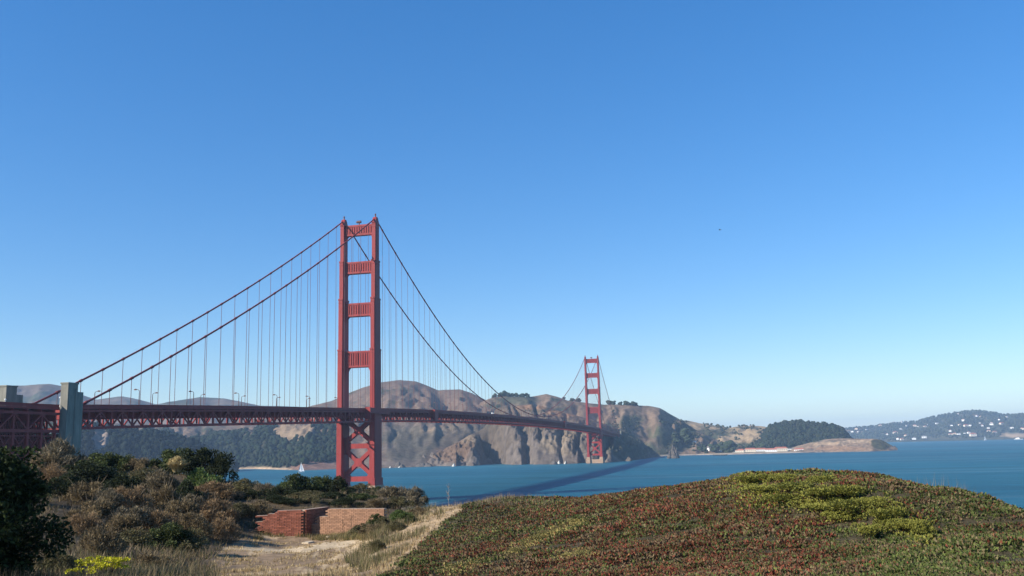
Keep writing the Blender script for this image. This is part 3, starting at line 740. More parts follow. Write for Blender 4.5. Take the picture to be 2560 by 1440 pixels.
# concrete pylons
def pylon(y, flip, label, zb):
    e = tag(empty('bridge_pylon', (0, y, 0)), label, 'pylon')
    f = -1 if flip else 1
    def bx(m, x0, x1, a, b, z0, z1):
        a, b = sorted((a*f, b*f)); m.box(x0, x1, a, b, z0, z1)
    for s in (-1, 1):
        m = MB()
        x0, x1 = sorted((s*13.5, s*17.0))
        bx(m, x0, x1, -3.0, 3.0, zb, 70.6)
        xa, xb = sorted((s*13.7, s*16.6))
        bx(m, xa, xb, 3.003, 7.0, zb, 67.5)
        sh = m.build('shaft', M['concrete'], e)
        m = MB(); bx(m, s*17.0+(0.003 if s > 0 else -.253), s*17.0+(.253 if s > 0 else -.003), -2.6, -1.4, 58, 68.5)
        bx(m, min(s*17.0, s*17.25), max(s*17.0, s*17.25), 1.4, 2.6, zb+2, 68.5); m.build('pilaster', M['concrete'], sh)
        m = MB(); bx(m, x0-.25, x1+.25, -3.25, 3.25, 70.603, 71.2); m.build('capstone', M['concrete'], sh)
    m = MB(); bx(m, -12.59, 12.59, -2.6, 2.6, zb, 50.0); m.build('cross_wall', M['concrete'], e)
    return e
pylon(-348.0, False, 'stepped concrete pylon at the left end of the side span', 20)
pylon(1629.0, True, 'stepped concrete pylon where the bridge meets the far cliff', 20)

# approach viaduct left of the pylon
def approach():
    e = tag(empty('approach_viaduct', (0, -352, 0)), 'dark steel approach viaduct with tall lattice columns at the left edge', 'viaduct')
    ya, yb = -62.0, 0.7
    MB().box(-13, 13, ya, yb, 60.0, 60.5).build('road_deck', M['road'], e)
    for s in (-1, 1):
        x = s*13.6
        r = MB().box(x-.08, x+.08, ya, yb, 61.75, 61.95).build('railing', M['orange'], e)
        m = MB()
        for y in np.arange(ya, yb, .55): m.box(x-.06, x+.06, y-.25, y+.25, 60.6, 61.75)
        tag(m.build('railing_pickets', M['orange'], r), kind='stuff')
        MB().box(x-.12, x+.12, ya, yb, 59.7, 60.55).build('fascia_girder', M['orange'], e)
        MB().box(x-.45, x+.45, ya, yb, 50.4, 51.6).build('bottom_chord', M['orange'], e)
        MB().box(x-.45, x+.45, ya, yb, 57.6, 58.6).build('top_chord', M['orange'], e)
        cm = MB().box(-.6, .6, -.55, .55, 20, 50.35).mesh('column', M['orange'])
        pm = MB().box(-.4, .4, -.4, .4, 51.65, 57.55).mesh('truss_post', M['orange'])
        for k in range(8):
            y = -1.6-7.6*k
            obj('column', cm, None, e, (x, y, 0)); obj('truss_post', pm, None, e, (x, y, 0))
            if k < 7:
                a, b = (57.4, 51.8) if k % 2 else (51.8, 57.4)
                MB().beam((x, y-.4, a), (x, y-7.2, b), .6, .6).build('truss_diagonal', M['orange'], e)
                m = MB()
                for z in (21, 28, 35, 42):
                    m.beam((x, y-.55, z), (x, y-7.05, z+7), .4, .4); m.beam((x, y-7.05, z), (x, y-.55, z+7), .4, .4); m.box(x-.35, x+.35, y-7.05, y-.55, z+6.8, z+7.2)
                m.build('lattice', M['orange'], e)
    m = MB()
    for k in range(8):
        y = -1.6-7.6*k; m.box(-13.4, 13.4, y-.25, y+.25, 55, 59.9); m.box(-13.0, 13.0, y-.5, y+.5, 50.5, 51.5)
        for z in (24, 36): m.beam((-13, y, z), (13, y, z+13), .5, .5); m.beam((13, y+.52, z), (-13, y+.52, z+13), .5, .5)
    MB().box(-9.2, -8.6, ya, yb, 40, 56.9).build('added_dark_wall', M['orange'], e)  # added wall, blocks the view so the viaduct interior reads dark
    im = MB()  # added frame layers that deepen the shade inside the viaduct
    for x in (9.0, 4.5, 0.0, -4.5):
        for k in range(15):
            y = -0.6-3.8*k; im.box(x-.3, x+.3, y-.3, y+.3, 38, 57)
            if k < 14: im.beam((x, y-.3, 51), (x, y-3.5, 57), .5, .5); im.beam((x, y-.3, 45), (x, y-3.5, 50), .5, .5)
        im.box(x-.4, x+.4, ya, yb, 55.5, 59.5); im.box(x-.4, x+.4, ya, yb, 50, 51)
    tag(im.build('added_shade_frames', M['orange'], e), kind='stuff')
    # sway frames close the bents across the viaduct
    m.build('sway_frames', M['orange'], e)
approach()

# ================================================================ FAR THINGS
def blob(seed, n=1, squash=1.0, jitter=0.28):
    r = np.random.default_rng(seed)
    t = (1+5**.5)/2
    v = np.array([(-1, t, 0), (1, t, 0), (-1, -t, 0), (1, -t, 0), (0, -1, t), (0, 1, t), (0, -1, -t), (0, 1, -t), (t, 0, -1), (t, 0, 1), (-t, 0, -1), (-t, 0, 1)], float)
    v /= np.linalg.norm(v[0])
    f = np.array([(0, 11, 5), (0, 5, 1), (0, 1, 7), (0, 7, 10), (0, 10, 11), (1, 5, 9), (5, 11, 4), (11, 10, 2), (10, 7, 6), (7, 1, 8), (3, 9, 4), (3, 4, 2), (3, 2, 6), (3, 6, 8), (3, 8, 9), (4, 9, 5), (2, 4, 11), (6, 2, 10), (8, 6, 7), (9, 8, 1)])
    for _ in range(n):
        cache = {}; vl = list(v); nf = []
        def mid(a, b):
            k = (min(a, b), max(a, b))
            if k not in cache: p = (vl[a]+vl[b]); cache[k] = len(vl); vl.append(p/np.linalg.norm(p))
            return cache[k]
        for a, b, c in f:
            ab, bc, ca = mid(a, b), mid(b, c), mid(c, a); nf += [(a, ab, ca), (b, bc, ab), (c, ca, bc), (ab, bc, ca)]
        v = np.array(vl); f = np.array(nf)
    v = v*(1+r.uniform(-jitter, jitter, (len(v), 1)))
    v[:, 2] *= squash
    return v, f
BLOBS0 = [blob(s, 0) for s in range(6)]; BLOBS1 = [blob(s+50, 1) for s in range(6)]

def forest(name, label, pts, size, col, blobs, hscale=1.25, vary=0.35):
    VV = []; FF = []; CC = []; o = 0
    for p in pts:
        v, f = blobs[RNG.integers(len(blobs))]
        s = size*RNG.uniform(.6, 1.35); a = RNG.uniform(0, 6.28); c, q = math.cos(a), math.sin(a)
        w = np.stack([v[:, 0]*c-v[:, 1]*q, v[:, 0]*q+v[:, 1]*c, v[:, 2]*hscale], -1)*s*0.5
        w[:, 2] += s*.42
        VV.append(w+p); FF.append(f+o); o += len(v)
        CC.append(np.repeat((np.asarray(col)*RNG.uniform(1-vary, 1+vary)*np.array([RNG.uniform(.85, 1.2), 1, RNG.uniform(.85, 1.1)]))[None], len(v), 0))
    me = fast_mesh(name, np.concatenate(VV), np.concatenate(FF), np.concatenate(CC))
    return tag(obj(name, me, M['treefar']), label, kind='stuff')

def pick(H, cond, n):
    PX, PY, t = H['PX'], H['PY'], H['t']
    ok = np.argwhere(cond(PX, PY) & (t > 0.03) & (t <= 1.0))
    if len(ok) == 0: return np.zeros((0, 3))
    q = ok[RNG.integers(len(ok), size=n)]
    i1 = np.clip(q[:, 0]+1, 0, PX.shape[0]-1); j1 = np.clip(q[:, 1]+1, 0, PX.shape[1]-1)
    a = RNG.random((n, 1)); b = RNG.random((n, 1)); V = H['V']
    return V[q[:, 0], q[:, 1]]*(1-a)*(1-b) + V[i1, q[:, 1]]*a*(1-b) + V[q[:, 0], j1]*(1-a)*b + V[i1, j1]*a*b

WOODT = (0.018, 0.026, 0.015)
tan_hole = lambda x, y: (((x-735)/52)**2+((y-1082)/22)**2 > 1)
forest('forest', 'dense blue green forest on the lower slope left of the near tower', pick(H_SLACK, lambda x, y: (x > 180) & (x < 850) & (y > 1068+(x < 520)*14+((x > 430) & (x < 640))*16) & (y < 1172-np.clip((x-700)*.12, 0, 18)) & tan_hole(x, y), 2600), 12, WOODT, BLOBS0)
forest('forest', 'trees darkened for shade covering the spur at the far left', pick(H_SPUR, lambda x, y: (x > 150) & (x < 600) & (y < 1172) & (((x-252)/22)**2+((y-1105)/36)**2 > 1), 1000), 12, (0.010, 0.015, 0.011), BLOBS0)  # spur's shade is put into the darker tree colour
forest('scrub', 'scattered brush on the brown ridge behind the far tower', pick(H_MID, lambda x, y: (x > 1500) & (x < 1800) & (y > 1030) & (fbm(x/30, y/22, 9, 3) > .6), 200), 7, (0.045, 0.052, 0.032), BLOBS0, .8)
forest('forest', 'dense dark trees over the wooded knoll', pick(H_WOOD, lambda x, y: (x > 1880) & (x < 2140), 1600), 11, (0.022, 0.030, 0.018), BLOBS0)
forest('forest', 'trees round the houses on the far hillside', pick(H_TOWN, lambda x, y: (x > 2040) & (x < 2700) & ~((x > 2505) & (y > 1083)), 4200), 15, (0.036, 0.044, 0.028), BLOBS0)
forest('scrub', 'brush specks on the tan hill behind the barracks', pick(H_BAKER, lambda x, y: (fbm(x/18, y/12, 3, 3) > .58), 260), 8, (0.05, 0.055, 0.035), BLOBS0, .8)

# single trees on ridges and behind the barracks
def far_tree(name, p, h, w, seed, label, group, colr=(0.030, 0.040, 0.024), cone=False):
    e = tag(empty(name, tuple(p)), label, 'tree', group)
    MB().tube([(0, 0, -1), (0, 0, h*.55)], [h*.035, h*.02], 6).build('trunk', M['bark'], e)
    r = np.random.default_rng(seed); VV = []; FF = []; CC = []; o = 0
    for k in range(9):
        v, f = BLOBS1[(seed+k) % 6]; z = h*(.08+.84*k/9+r.uniform(-.05, .05))
        s = w*.5*(r.uniform(.45, .75) if not cone else (1.0-.85*(z/h))*1.1+.08)
        off = np.array([r.uniform(-.3, .3)*w*(0.3 if cone else 1), r.uniform(-.3, .3)*w*(0.3 if cone else 1), z])
        VV.append(v*np.array([s, s, s*.75])+off); FF.append(f+o); o += len(v)
        CC.append(np.repeat((np.asarray(colr)*r.uniform(.7, 1.3))[None], len(v), 0))
    V = np.concatenate(VV); F = np.concatenate(FF); V += r.normal(0, w*.02, V.shape)
    obj('crown', fast_mesh('crown', V, F, np.concatenate(CC)), M['treefar'], e)
def surf(H, px, py):
    d = (H['PX']-px)**2+((H['PY']-py))**2+np.where((H['t'] > 1) | (H['t'] < .02), 1e6, 0)
    i = np.unravel_index(np.argmin(d), d.shape); return H['V'][i]
CNT = {}
for i, (px, hh) in enumerate([(1224, 9), (1236, 12), (1247, 16), (1258, 22), (1267, 16), (1276, 14), (1284, 13), (1292, 14), (1300, 11), (1306, 13), (1318, 15), (1424, 9), (1437, 12), (1449, 14), (1522, 17), (1530, 14), (1556, 11), (1566, 17), (1574, 15), (1582, 14), (1592, 10)]):
    p = surf(H_MID, px, 960)
    if px < 1400: lab = ('tallest dark pine on the ridge above the bridge deck middle' if hh == 22 else 'dark tree on the ridge above mid bridge'); grp = 'ridge trees above mid bridge'
    elif px < 1500: lab = 'dark tree on the ridge just left of the far tower'; grp = 'ridge trees left of far tower'
    else: lab = 'dark tree on the skyline just right of the far tower'; grp = 'ridge trees right of far tower'
    CNT[grp] = CNT.get(grp, 0)+1
    if hh != 22: lab = '%s %s counted from the left' % (ORD[CNT[grp]-1].capitalize(), lab)
    lab = lab[0].lower()+lab[1:]
    far_tree('pine_tree', p, hh*.6+2, hh*.85+4, i, lab, grp)
ORDX = ORD+['twenty first', 'twenty second']
bk = [(1690, 1098, 22), (1703, 1092, 26), (1712, 1086, 24), (1722, 1100, 20), (1737, 1118, 16), (1748, 1109, 18), (1760, 1113, 20), (1772, 1117, 16), (1783, 1110, 20), (1795, 1112, 22), (1806, 1109, 24), (1815, 1114, 26), (1824, 1116, 26), (1834, 1118, 24), (1846, 1116, 20), (1855, 1119, 16), (1868, 1118, 16), (1880, 1116, 18), (1894, 1114, 18), (1906, 1112, 20), (1742, 1122, 14), (1764, 1121, 14), (1800, 1122, 18), (1862, 1112, 13)]
for i, (px, py, hh) in enumerate(sorted(bk)):
    p = at_dist(px, 1120, (2870 if px < 1835 else 2960)+RNG.uniform(-40, 40)) if py > 1105 else surf(H_MID, px, py+6)
    if py > 1105: p[2] = 5.0
    CNT[py > 1105] = CNT.get(py > 1105, 0)+1
    far_tree('shore_tree', p, hh*1.25, hh*1.1, i+40, '%s listed shore tree' if 0 else ('%s rounded dark tree from the left behind the shore buildings' % ORDX[CNT[True]-1] if py > 1105 else '%s dark tree from the left on the slope above the white shore houses' % ORD[CNT[False]-1]), 'trees around the shore settlement', (0.034, 0.046, 0.026))

# barracks and houses on the far shore
def house_mesh(w, d, h, rh, wall, roof, hip=True):
    m = MB(); m.box(-w/2, w/2, -d/2, d/2, 0, h)
    n = max(2, int(w/5)); m.m = 2
    for k in range(n):
        x = -w/2+w*(k+.5)/n; m.box(x-.6, x+.6, -d/2-.06, -d/2+.02, h*.35, h*.75)
    m.m = 1; o = .5; r = (w/2-d/2) if hip else w/2+o
    m.add([(-w/2-o, -d/2-o, h+.01), (w/2+o, -d/2-o, h+.01), (w/2+o, d/2+o, h+.01), (-w/2-o, d/2+o, h+.01), (-max(r, .5), 0, h+rh), (max(r, .5), 0, h+rh)],
          [(0, 3, 2, 1), (0, 1, 5, 4), (2, 3, 4, 5), (1, 2, 5), (3, 0, 4)])
    return m.mesh('house', [wall, roof, M['darkwin']])
rows = [(1846, 36, 'cream', 'redroof', 6), (1876, 34, 'cream', 'redroof', 8), (1902, 34, 'white', 'redroof', 7), (1928, 34, 'white', 'redroof', 6), (1952, 38, 'cream', 'redroof', 9), (1978, 26, 'white', 'greyroof', 6), (1998, 28, 'white', 'redroof', 5), (2022, 26, 'cream', 'redroof', 5), (2042, 24, 'pink', 'redroof', 5)]
names = ['low cream barrack building nearest the dark pier', 'cream barrack with a tall red roof second along the shore', 'white barrack with a red roof third along the shore', 'white red roofed barrack in the middle of the shore row', 'broad cream barrack under the tallest red roof', 'white waterside shed with a grey roof right of the big barrack', 'small white red roofed hut in the right half of the shore row', 'cream hut next to the bare point', 'pale pink hut at the right end of the shore row']
for i, (px, w, wc, rc, h) in enumerate(rows):
    p = at_dist(px, 1128, 2845+(i % 3)*22); yaw = math.atan2(-(p-CAM)[0], (p-CAM)[1])+RNG.uniform(-.25, .1)
    e = tag(empty('barrack', (p[0], p[1], 4.0), yaw), names[i], 'building', 'barracks along the far shore')
    m = MB(); d = 13; m.box(-w/2, w/2, -d/2, d/2, -2, h); m.build('wall', M[wc], e)
    n = int(w/5)
    for k in range(n):
        x = -w/2+w*(k+.5)/n; MB().box(x-.7, x+.7, -d/2-.08, -d/2+.03, h*.35, h*.75).build('window', M['darkwin'], e)
    m = MB(); r = w/2-4; rh = 4.4 if rc == 'redroof' else 3; o = .6
    m.add([(-w/2-o, -d/2-o, h+.01), (w/2+o, -d/2-o, h+.01), (w/2+o, d/2+o, h+.01), (-w/2-o, d/2+o, h+.01), (-r, 0, h+rh), (r, 0, h+rh)], [(0, 3, 2, 1), (0, 1, 5, 4), (2, 3, 4, 5), (1, 2, 5), (3, 0, 4)])
    m.build('roof', M[rc], e)
hm = [house_mesh(14, 9, 6, 3, M['white'], M['greyroof']), house_mesh(18, 10, 7, 3.5, M['cream'], M['redroof']), house_mesh(12, 9, 8, 2.5, M['white'], M['redroof'])]
def place_house(i, p, s, yaw, lab, grp):
    o = obj('house', hm[i % 3], None, None, tuple(p)); o.scale = (s, s, s); o.rotation_euler = (0, 0, yaw); tag(o, lab, 'house', grp)
for i, (px, py, s, lab) in enumerate([(1757, 1125, 1.2, 'cream house with a red roof left of the bright white shore house'), (1772, 1121, 1.5, 'bright white shore house standing highest among the trees'), (1781, 1122, 1.0, 'small white house right of the bright white shore house'), (1765, 1130, 1.0, 'low cream house at the water below the bright white house'), (1733, 1126, .9, 'small pale house half hidden at the left of the shore trees'), (1800, 1124, .8, 'little white hut among the rounded trees on the shore'), (1735, 1107, .9, 'pale house on the wooded slope above the shore'), (1840, 1113, .9, 'small pale house between the trees behind the flat shore')]):
    p = at_dist(px, py, 2870); p[2] = {1121: 11, 1122: 10, 1125: 6, 1130: 3, 1126: 6, 1124: 6, 1107: 30, 1113: 16}[py]
    if py < 1115: p = surf(H_MID if px < 1800 else H_BAKER, px, py)
    place_house([1, 0, 0, 1, 0, 0, 2, 0][i], p-np.array([0, 0, .6]), s, YAW-.4+RNG.uniform(-.4, .4), lab, 'houses on the near side of the far shore')
tw = [(2234, 1059, 26), (2255, 1059, 22), (2263, 1056, 22), (2286, 1070, 26), (2296, 1071, 22), (2252, 1077, 22), (2236, 1087, 30), (2243, 1102, 22), (2253, 1102, 22), (2283, 1102, 30), (2310, 1099, 34), (2344, 1064, 26), (2379, 1068, 20), (2377, 1080, 22), (2375, 1091, 24), (2387, 1090, 20), (2398, 1090, 24), (2397, 1040, 26), (2399, 1067, 20), (2408, 1056, 26), (2415, 1069, 28), (2425, 1067, 24), (2421, 1089, 24), (2430, 1093, 38), (2411, 1089, 16), (2456, 1068, 22), (2468, 1074, 22), (2479, 1066, 30), (2477, 1060, 22), (2502, 1064, 30), (2484, 1083, 26), (2497, 1072, 20), (2514, 1047, 22), (2497, 1052, 18), (2527, 1076, 28), (2555, 1077, 22), (2472, 1081, 20), (2140, 1077, 22), (2130, 1083, 24), (2144, 1083, 20), (2165, 1076, 18), (2200, 1068, 20), (2313, 1070, 18), (2318, 1065, 16), (2265, 1092, 18), (2446, 1060, 16), (2440, 1045, 22), (2452, 1044, 18), (2218, 1090, 20), (2268, 1068, 16)]
HC = {}
for i, (px, py, w) in enumerate(sorted(tw)):
    p = surf(H_TOWN, px, py)
    zone = 'low on the left tail of the far hillside' if px < 2225 else 'by the water under the far hillside' if py > 1084 else 'high on the far hillside' if py < 1062 else 'halfway up the far hillside'
    HC[zone] = HC.get(zone, 0)+1
    lab = '%s pale house from the left %s' % (ORDX[HC[zone]-1] if HC[zone] <= 22 else 'last', zone)
    if (px, py) == (2397, 1040): lab = 'long white house standing highest on the far hillside'
    elif (px, py) == (2430, 1093): lab = 'largest white house by the water below the far hillside'
    elif (px, py) == (2310, 1099): lab = 'white building alone at the foot of the far hillside left of centre'
    elif (px, py) == (2479, 1066): lab = 'brightest tall white house in the middle of the far right hillside'
    place_house(i, p+np.array([0, -14, 7]), w/17.0, YAW+.35+RNG.uniform(-.7, .5), lab, 'pale houses on the far hillside')

# dark pier and sea rocks
e = tag(empty('shore_pier', tuple(at_z(1800, 1138.5, 0))), 'low dark pier in front of the shore settlement', 'pier'); e.rotation_euler = (0, 0, YAW-.5)
MB().box(-24, 24, -4, 4, 1.6, 2.8).build('pier_deck', M['rock'], e)
pm = MB().box(-.4, .4, -3.6, 3.6, -2, 1.59).mesh('pile', M['rock'])
for k in range(9): obj('pile', pm, None, e, (-22+5.5*k, 0, 0))
def sea_rock(px, py, w, h, label, white=0.0, seed=0, peaks=3):
    p = at_z(px, py, 0); e = tag(empty('sea_rock', (p[0], p[1], 0), YAW), label, 'rock'); r = np.random.default_rng(seed+900)
    def crag(k, sc, hh, mat_, nm, off):
        VV = []; FF = []; o = 0
        for i in range(k):
            v, f = blob(seed*7+i+300, 2, 1.0, .26); q = v.copy()
            q[:, :2] *= (1.0-.55*np.clip(v[:, 2:3], 0, 1))
            c = np.array([r.uniform(-.3, .3)*w*sc if k > 1 else 0, r.uniform(-.15, .15)*w*sc, 0]); s_ = r.uniform(.55, 1.0) if i else 1.0
            q = q*np.array([w*.36*sc*s_, w*.3*sc*s_, hh*s_]); q[:, 0] += q[:, 2]*r.uniform(-.25, .25); q = q+c+off; q[:, 2] = np.maximum(q[:, 2], -1.5)
            VV.append(q); FF.append(f+o); o += len(v)
        obj(nm, fast_mesh(nm, np.concatenate(VV), np.concatenate(FF)), mat_, e)
    crag(peaks, 1.0, h, M['rock'], 'rock_mass', np.zeros(3))
    if white: crag(1, white, h*white*.85, M['guano'], 'white_streak', np.array([w*.08, -w*.2, 0]))
sea_rock(1682, 1146, 30, 30, 'dark jagged needle rock with a white base right of the headland', .3, 1, 5)
sea_rock(1135, 1166, 11, 8, 'bright white streaked rock at the foot of the left cliff', .95, 2)
sea_rock(1000, 1169, 26, 12, 'dark rock at the shore just right of the near tower', .3, 3)
sea_rock(975, 1170, 7, 5, 'small white topped rock beside the near tower', .9, 4)
sea_rock(1396, 1160, 11, 9, 'white splashed rock left of the far tower base', .9, 5)
sea_rock(1413, 1160, 8, 8, 'small white rock closest to the far tower base', .9, 6)
sea_rock(1384, 1161, 22, 9, 'grey rock shelf at the cliff foot left of the white rocks', 0, 7)
sea_rock(1570, 1153, 20, 11, 'dark rock in the shade right of the far tower', 0, 8)
sea_rock(2236, 1121, 18, 8, 'little brown islet off the tip of the bare point', .3, 9)
sea_rock(1060, 1167, 40, 9, 'low dark boulders under the slope left of the cliff', 0, 10)

# boats
def sailboat(px, py, h, label, yaw):
    p = at_z(px, py, 0); e = tag(empty('sailboat', (p[0], p[1], 0), yaw), label, 'sailboat', None); L = h*.62
    st = [(-L/2, .35), (-L*.2, .5), (L*.2, .42), (L/2, .02)]; vs = []; fs = []
    for x, w in st: vs += [(x, -w*L*.28, h*.075), (x, w*L*.28, h*.075), (x, w*L*.12, -.3), (x, -w*L*.12, -.3)]
    for i in range(3):
        a = 4*i
        for k in range(4): fs.append((a+k, a+(k+1) % 4, a+4+(k+1) % 4, a+4+k))
    fs += [(3, 2, 1, 0), (12, 13, 14, 15)]
    MB().add(vs, fs).build('hull', M['white'], e)
    MB().box(-L*.2, L*.1, -L*.06, L*.06, h*.076, h*.12).build('cabin', M['white'], e)
    MB().tube([(0, 0, h*.05), (0, 0, h)], [.16, .1], 6).build('mast', M['glass'], e)
    def sail(a, b, c, nm):
        m = MB(); n = Vector((0, .06, 0)); mid = (Vector(a)+Vector(b)+Vector(c))/3+Vector((0, h*.035, 0))
        vs = [Vector(a), Vector(b), Vector(c), mid]; m.add([v-n for v in vs]+[v+n for v in vs], [(0, 1, 3), (1, 2, 3), (2, 0, 3), (5, 4, 7), (6, 5, 7), (4, 6, 7)]); m.build(nm, M['sail'], e)
    sail((-.2, 0, h*.13), (-L*.42, 0, h*.14), (-.2, 0, h*.98), 'mainsail')
    sail((.3, 0, h*.85), (L*.47, 0, h*.1), (.4, 0, h*.12), 'jib')
sailboat(753, 1181, 20, 'white sailboat with raised sails left of the near tower', .45)
sailboat(2463, 1101, 30, 'white sailboat far off below the houses on the right', .5)
def motorboat(px, py, L, label, yaw):
    p = at_z(px, py, 0); e = tag(empty('motorboat', (p[0], p[1], 0), yaw), label, 'boat')
    st = [(-L/2, .16), (-L*.2, .17), (L*.25, .13), (L/2, .01)]; vs = []; fs = []
    for x, w in st: vs += [(x, -w*L, L*.09), (x, w*L, L*.09), (x, w*L*.6, -.4), (x, -w*L*.6, -.4)]
    for i in range(3):
        a = 4*i
        for k in range(4): fs.append((a+k, a+(k+1) % 4, a+4+(k+1) % 4, a+4+k))
    fs += [(3, 2, 1, 0), (12, 13, 14, 15)]
    MB().add(vs, fs).build('hull', M['white'], e)
    MB().box(-L*.32, L*.15, -L*.1, L*.1, L*.091, L*.2).build('cabin', M['white'], e)
    MB().box(-L*.15, L*.08, -L*.08, L*.08, L*.201, L*.26).build('bridge_deck', M['white'], e)
motorboat(2546, 1099, 46, 'white ferry boat at the right edge of the bay', YAW)

# white van on the deck
ty = 388; tz = float(rail_z(ty))-1.45
e = tag(empty('delivery_van', (8.5, ty, tz)), 'white van driving on the bridge deck right of the near tower', 'van')
MB().box(-1.1, 1.1, -3.2, 1.6, .55, 3.3).build('cargo_box', M['white'], e)
cabv = MB(); cabv.add([(-1.05, 1.61, .55), (1.05, 1.61, .55), (1.05, 3.4, .55), (-1.05, 3.4, .55), (-1.05, 1.61, 2.7), (1.05, 1.61, 2.7), (1.0, 2.5, 2.6), (-1.0, 2.5, 2.6), (1.05, 3.4, 1.5), (-1.05, 3.4, 1.5)], [(0, 3, 2, 1), (4, 5, 6, 7), (7, 6, 8, 9), (9, 8, 2, 3), (0, 1, 5, 4), (1, 2, 8, 6, 5), (0, 4, 7, 9, 3)])
cabv.build('cab', M['white'], e)
wm = MB().tube([(-.15, 0, 0), (.15, 0, 0)], .5, 12).mesh('wheel', M['rubber'])
for x in (-1, 1):
    for y in (-2.2, 2.5): obj('wheel', wm, None, e, (x, y, .5))

# bird
p = at_dist(1800, 575, 190)
e = tag(empty('gull', tuple(p), 1.0), 'small dark bird gliding alone high in the clear sky', 'bird')
MB().tube([(0, -.24, 0), (0, -.1, .02), (0, .08, .02), (0, .2, .01), (0, .27, 0)], [.02, .06, .07, .045, .012], 8).build('body', M['bird'], e)
for s in (-1, 1):
    MB().add([(s*.04, .1, .03), (s*.04, -.08, .03), (s*.28, -.04, .16), (s*.3, .12, .17), (s*.6, -.1, .08), (s*.04, .1, .05), (s*.04, -.08, .05), (s*.28, -.04, .18), (s*.3, .12, .19)], [(0, 1, 2, 3), (3, 2, 4), (5, 8, 7, 6), (8, 4, 7), (0, 3, 8, 5), (1, 6, 7, 2)]).build('wing', M['bird'], e)

# ================================================================ FOREGROUND
def quat_frames(n, rng, up_bias=0.0):
    d = rng.normal(size=(n, 3)); d[:, 2] += up_bias; d /= np.linalg.norm(d, axis=1)[:, None]
    a = rng.normal(size=(n, 3)); x = np.cross(d, a); x /= np.linalg.norm(x, axis=1)[:, None]
    return d, x
def leaves(P, D, size, width, rng, cols):
    """diamond leaves: base P, direction D"""
    n = len(P); a = rng.normal(size=(n, 3)); X = np.cross(D, a); X /= np.linalg.norm(X, axis=1)[:, None]+1e-9
    L = (size*rng.uniform(.6, 1.3, (n, 1))) if np.isscalar(size) else size[:, None]
    V = np.stack([P, P+D*L*.5+X*L*width*.5, P+D*L, P+D*L*.5-X*L*width*.5], 1).reshape(-1, 3)
    F = np.arange(4*n).reshape(n, 4)
    return V, F, np.repeat(cols, 4, 0)

PAL = {'green': ((.065, .082, .027), (.095, .108, .038), (.045, .056, .022)), 'dark': ((.034, .044, .019), (.050, .058, .025), (.024, .030, .015)),
       'olive': ((.130, .115, .052), (.095, .090, .040), (.165, .135, .070)), 'brown': ((.185, .134, .070), (.235, .176, .094), (.110, .084, .046)),
       'bright': ((.085, .125, .034), (.065, .098, .028), (.12, .145, .045)), 'grey': ((.180, .145, .090), (.130, .108, .066), (.235, .190, .120)), 'rust': ((.235, .150, .078), (.180, .120, .064), (.285, .195, .105))}
def bush_meshes(kind, seed, n=3600, leaf=0.10, lobes=24):
    r = np.random.default_rng(seed); pal = np.array(PAL[kind])
    # lobes over a dome
    C = []; R = []
    for k in range(lobes):
        a = r.uniform(0, 6.283); q = r.uniform(0, 1)**.7
        h = math.sqrt(max(0, 1-q*q))
        C.append((math.cos(a)*q*.80, math.sin(a)*q*.80, .10+h*.66*r.uniform(.35, 1.12))); R.append(r.uniform(.12, .32))
    C = np.array(C); R = np.array(R); lobe_c = r.uniform(.7, 1.3, lobes)
    i = r.integers(lobes, size=n); d = r.normal(size=(n, 3)); d[:, 2] += .35; d /= np.linalg.norm(d, axis=1)[:, None]
    P = C[i]+d*R[i][:, None]*r.uniform(.55, 1.02, (n, 1))
    P[:, 2] = np.maximum(P[:, 2], r.uniform(0, .12, n))
    D = d*.7+r.normal(size=(n, 3))*.55; D[:, 2] += .25; D /= np.linalg.norm(D, axis=1)[:, None]
    twig = kind in ('brown', 'grey', 'rust')
    if twig: D[:, 2] += .5; D /= np.linalg.norm(D, axis=1)[:, None]
    cols = pal[r.integers(3, size=n)]*lobe_c[i][:, None]*r.uniform(.7, 1.35, (n, 1))
    V, F, Cc = leaves(P, D, leaf*(1.6 if twig else 1.0), (.22 if twig else .6), r, cols)
    fol = fast_mesh('foliage', V, F, np.clip(Cc, 0.004, .9))
    m = MB()
    for k in range(9):
        c = C[k % lobes]; j = r.normal(size=3)*.05
        m.tube([(c[0]*.08, c[1]*.08, -.15), (c[0]*.45+j[0], c[1]*.45+j[1], c[2]*.5), (c[0]*.98, c[1]*.98, c[2]+.06)], [.03, .02, .008], 5)
        for q in range(3):
            d2 = r.normal(size=3)*.16; b = (c[0]*.7, c[1]*.7, c[2]*.72); m.tube([b, (b[0]+d2[0], b[1]+d2[1], b[2]+abs(d2[2])+.12)], [.012, .004], 4)
    if twig:
        for k in range(46):
            c = C[k % lobes]; d2 = r.normal(size=3)*.16; d2[2] = abs(d2[2])+.10
            m.tube([(c[0]*.6, c[1]*.6, c[2]*.5), (c[0]+d2[0]*.5, c[1]+d2[1]*.5, c[2]+R[k % lobes]*.5), (c[0]+d2[0]*1.3, c[1]+d2[1]*1.3, c[2]+R[k % lobes]*.8+d2[2]*.9)], [.010, .007, .003], 4, cap=False)
    st = m.mesh('stem', M['twig'] if twig else M['bark'])
    fol.materials.append(M['leaf'])
    return fol, st
PROTO = {k: [bush_meshes(k, 1000+97*j+len(k)*7, n=6500, leaf={'green': .075, 'dark': .075, 'olive': .07, 'brown': .072, 'bright': .08, 'grey': .075, 'rust': .07}[k]) for j in range(2)] for k in PAL}

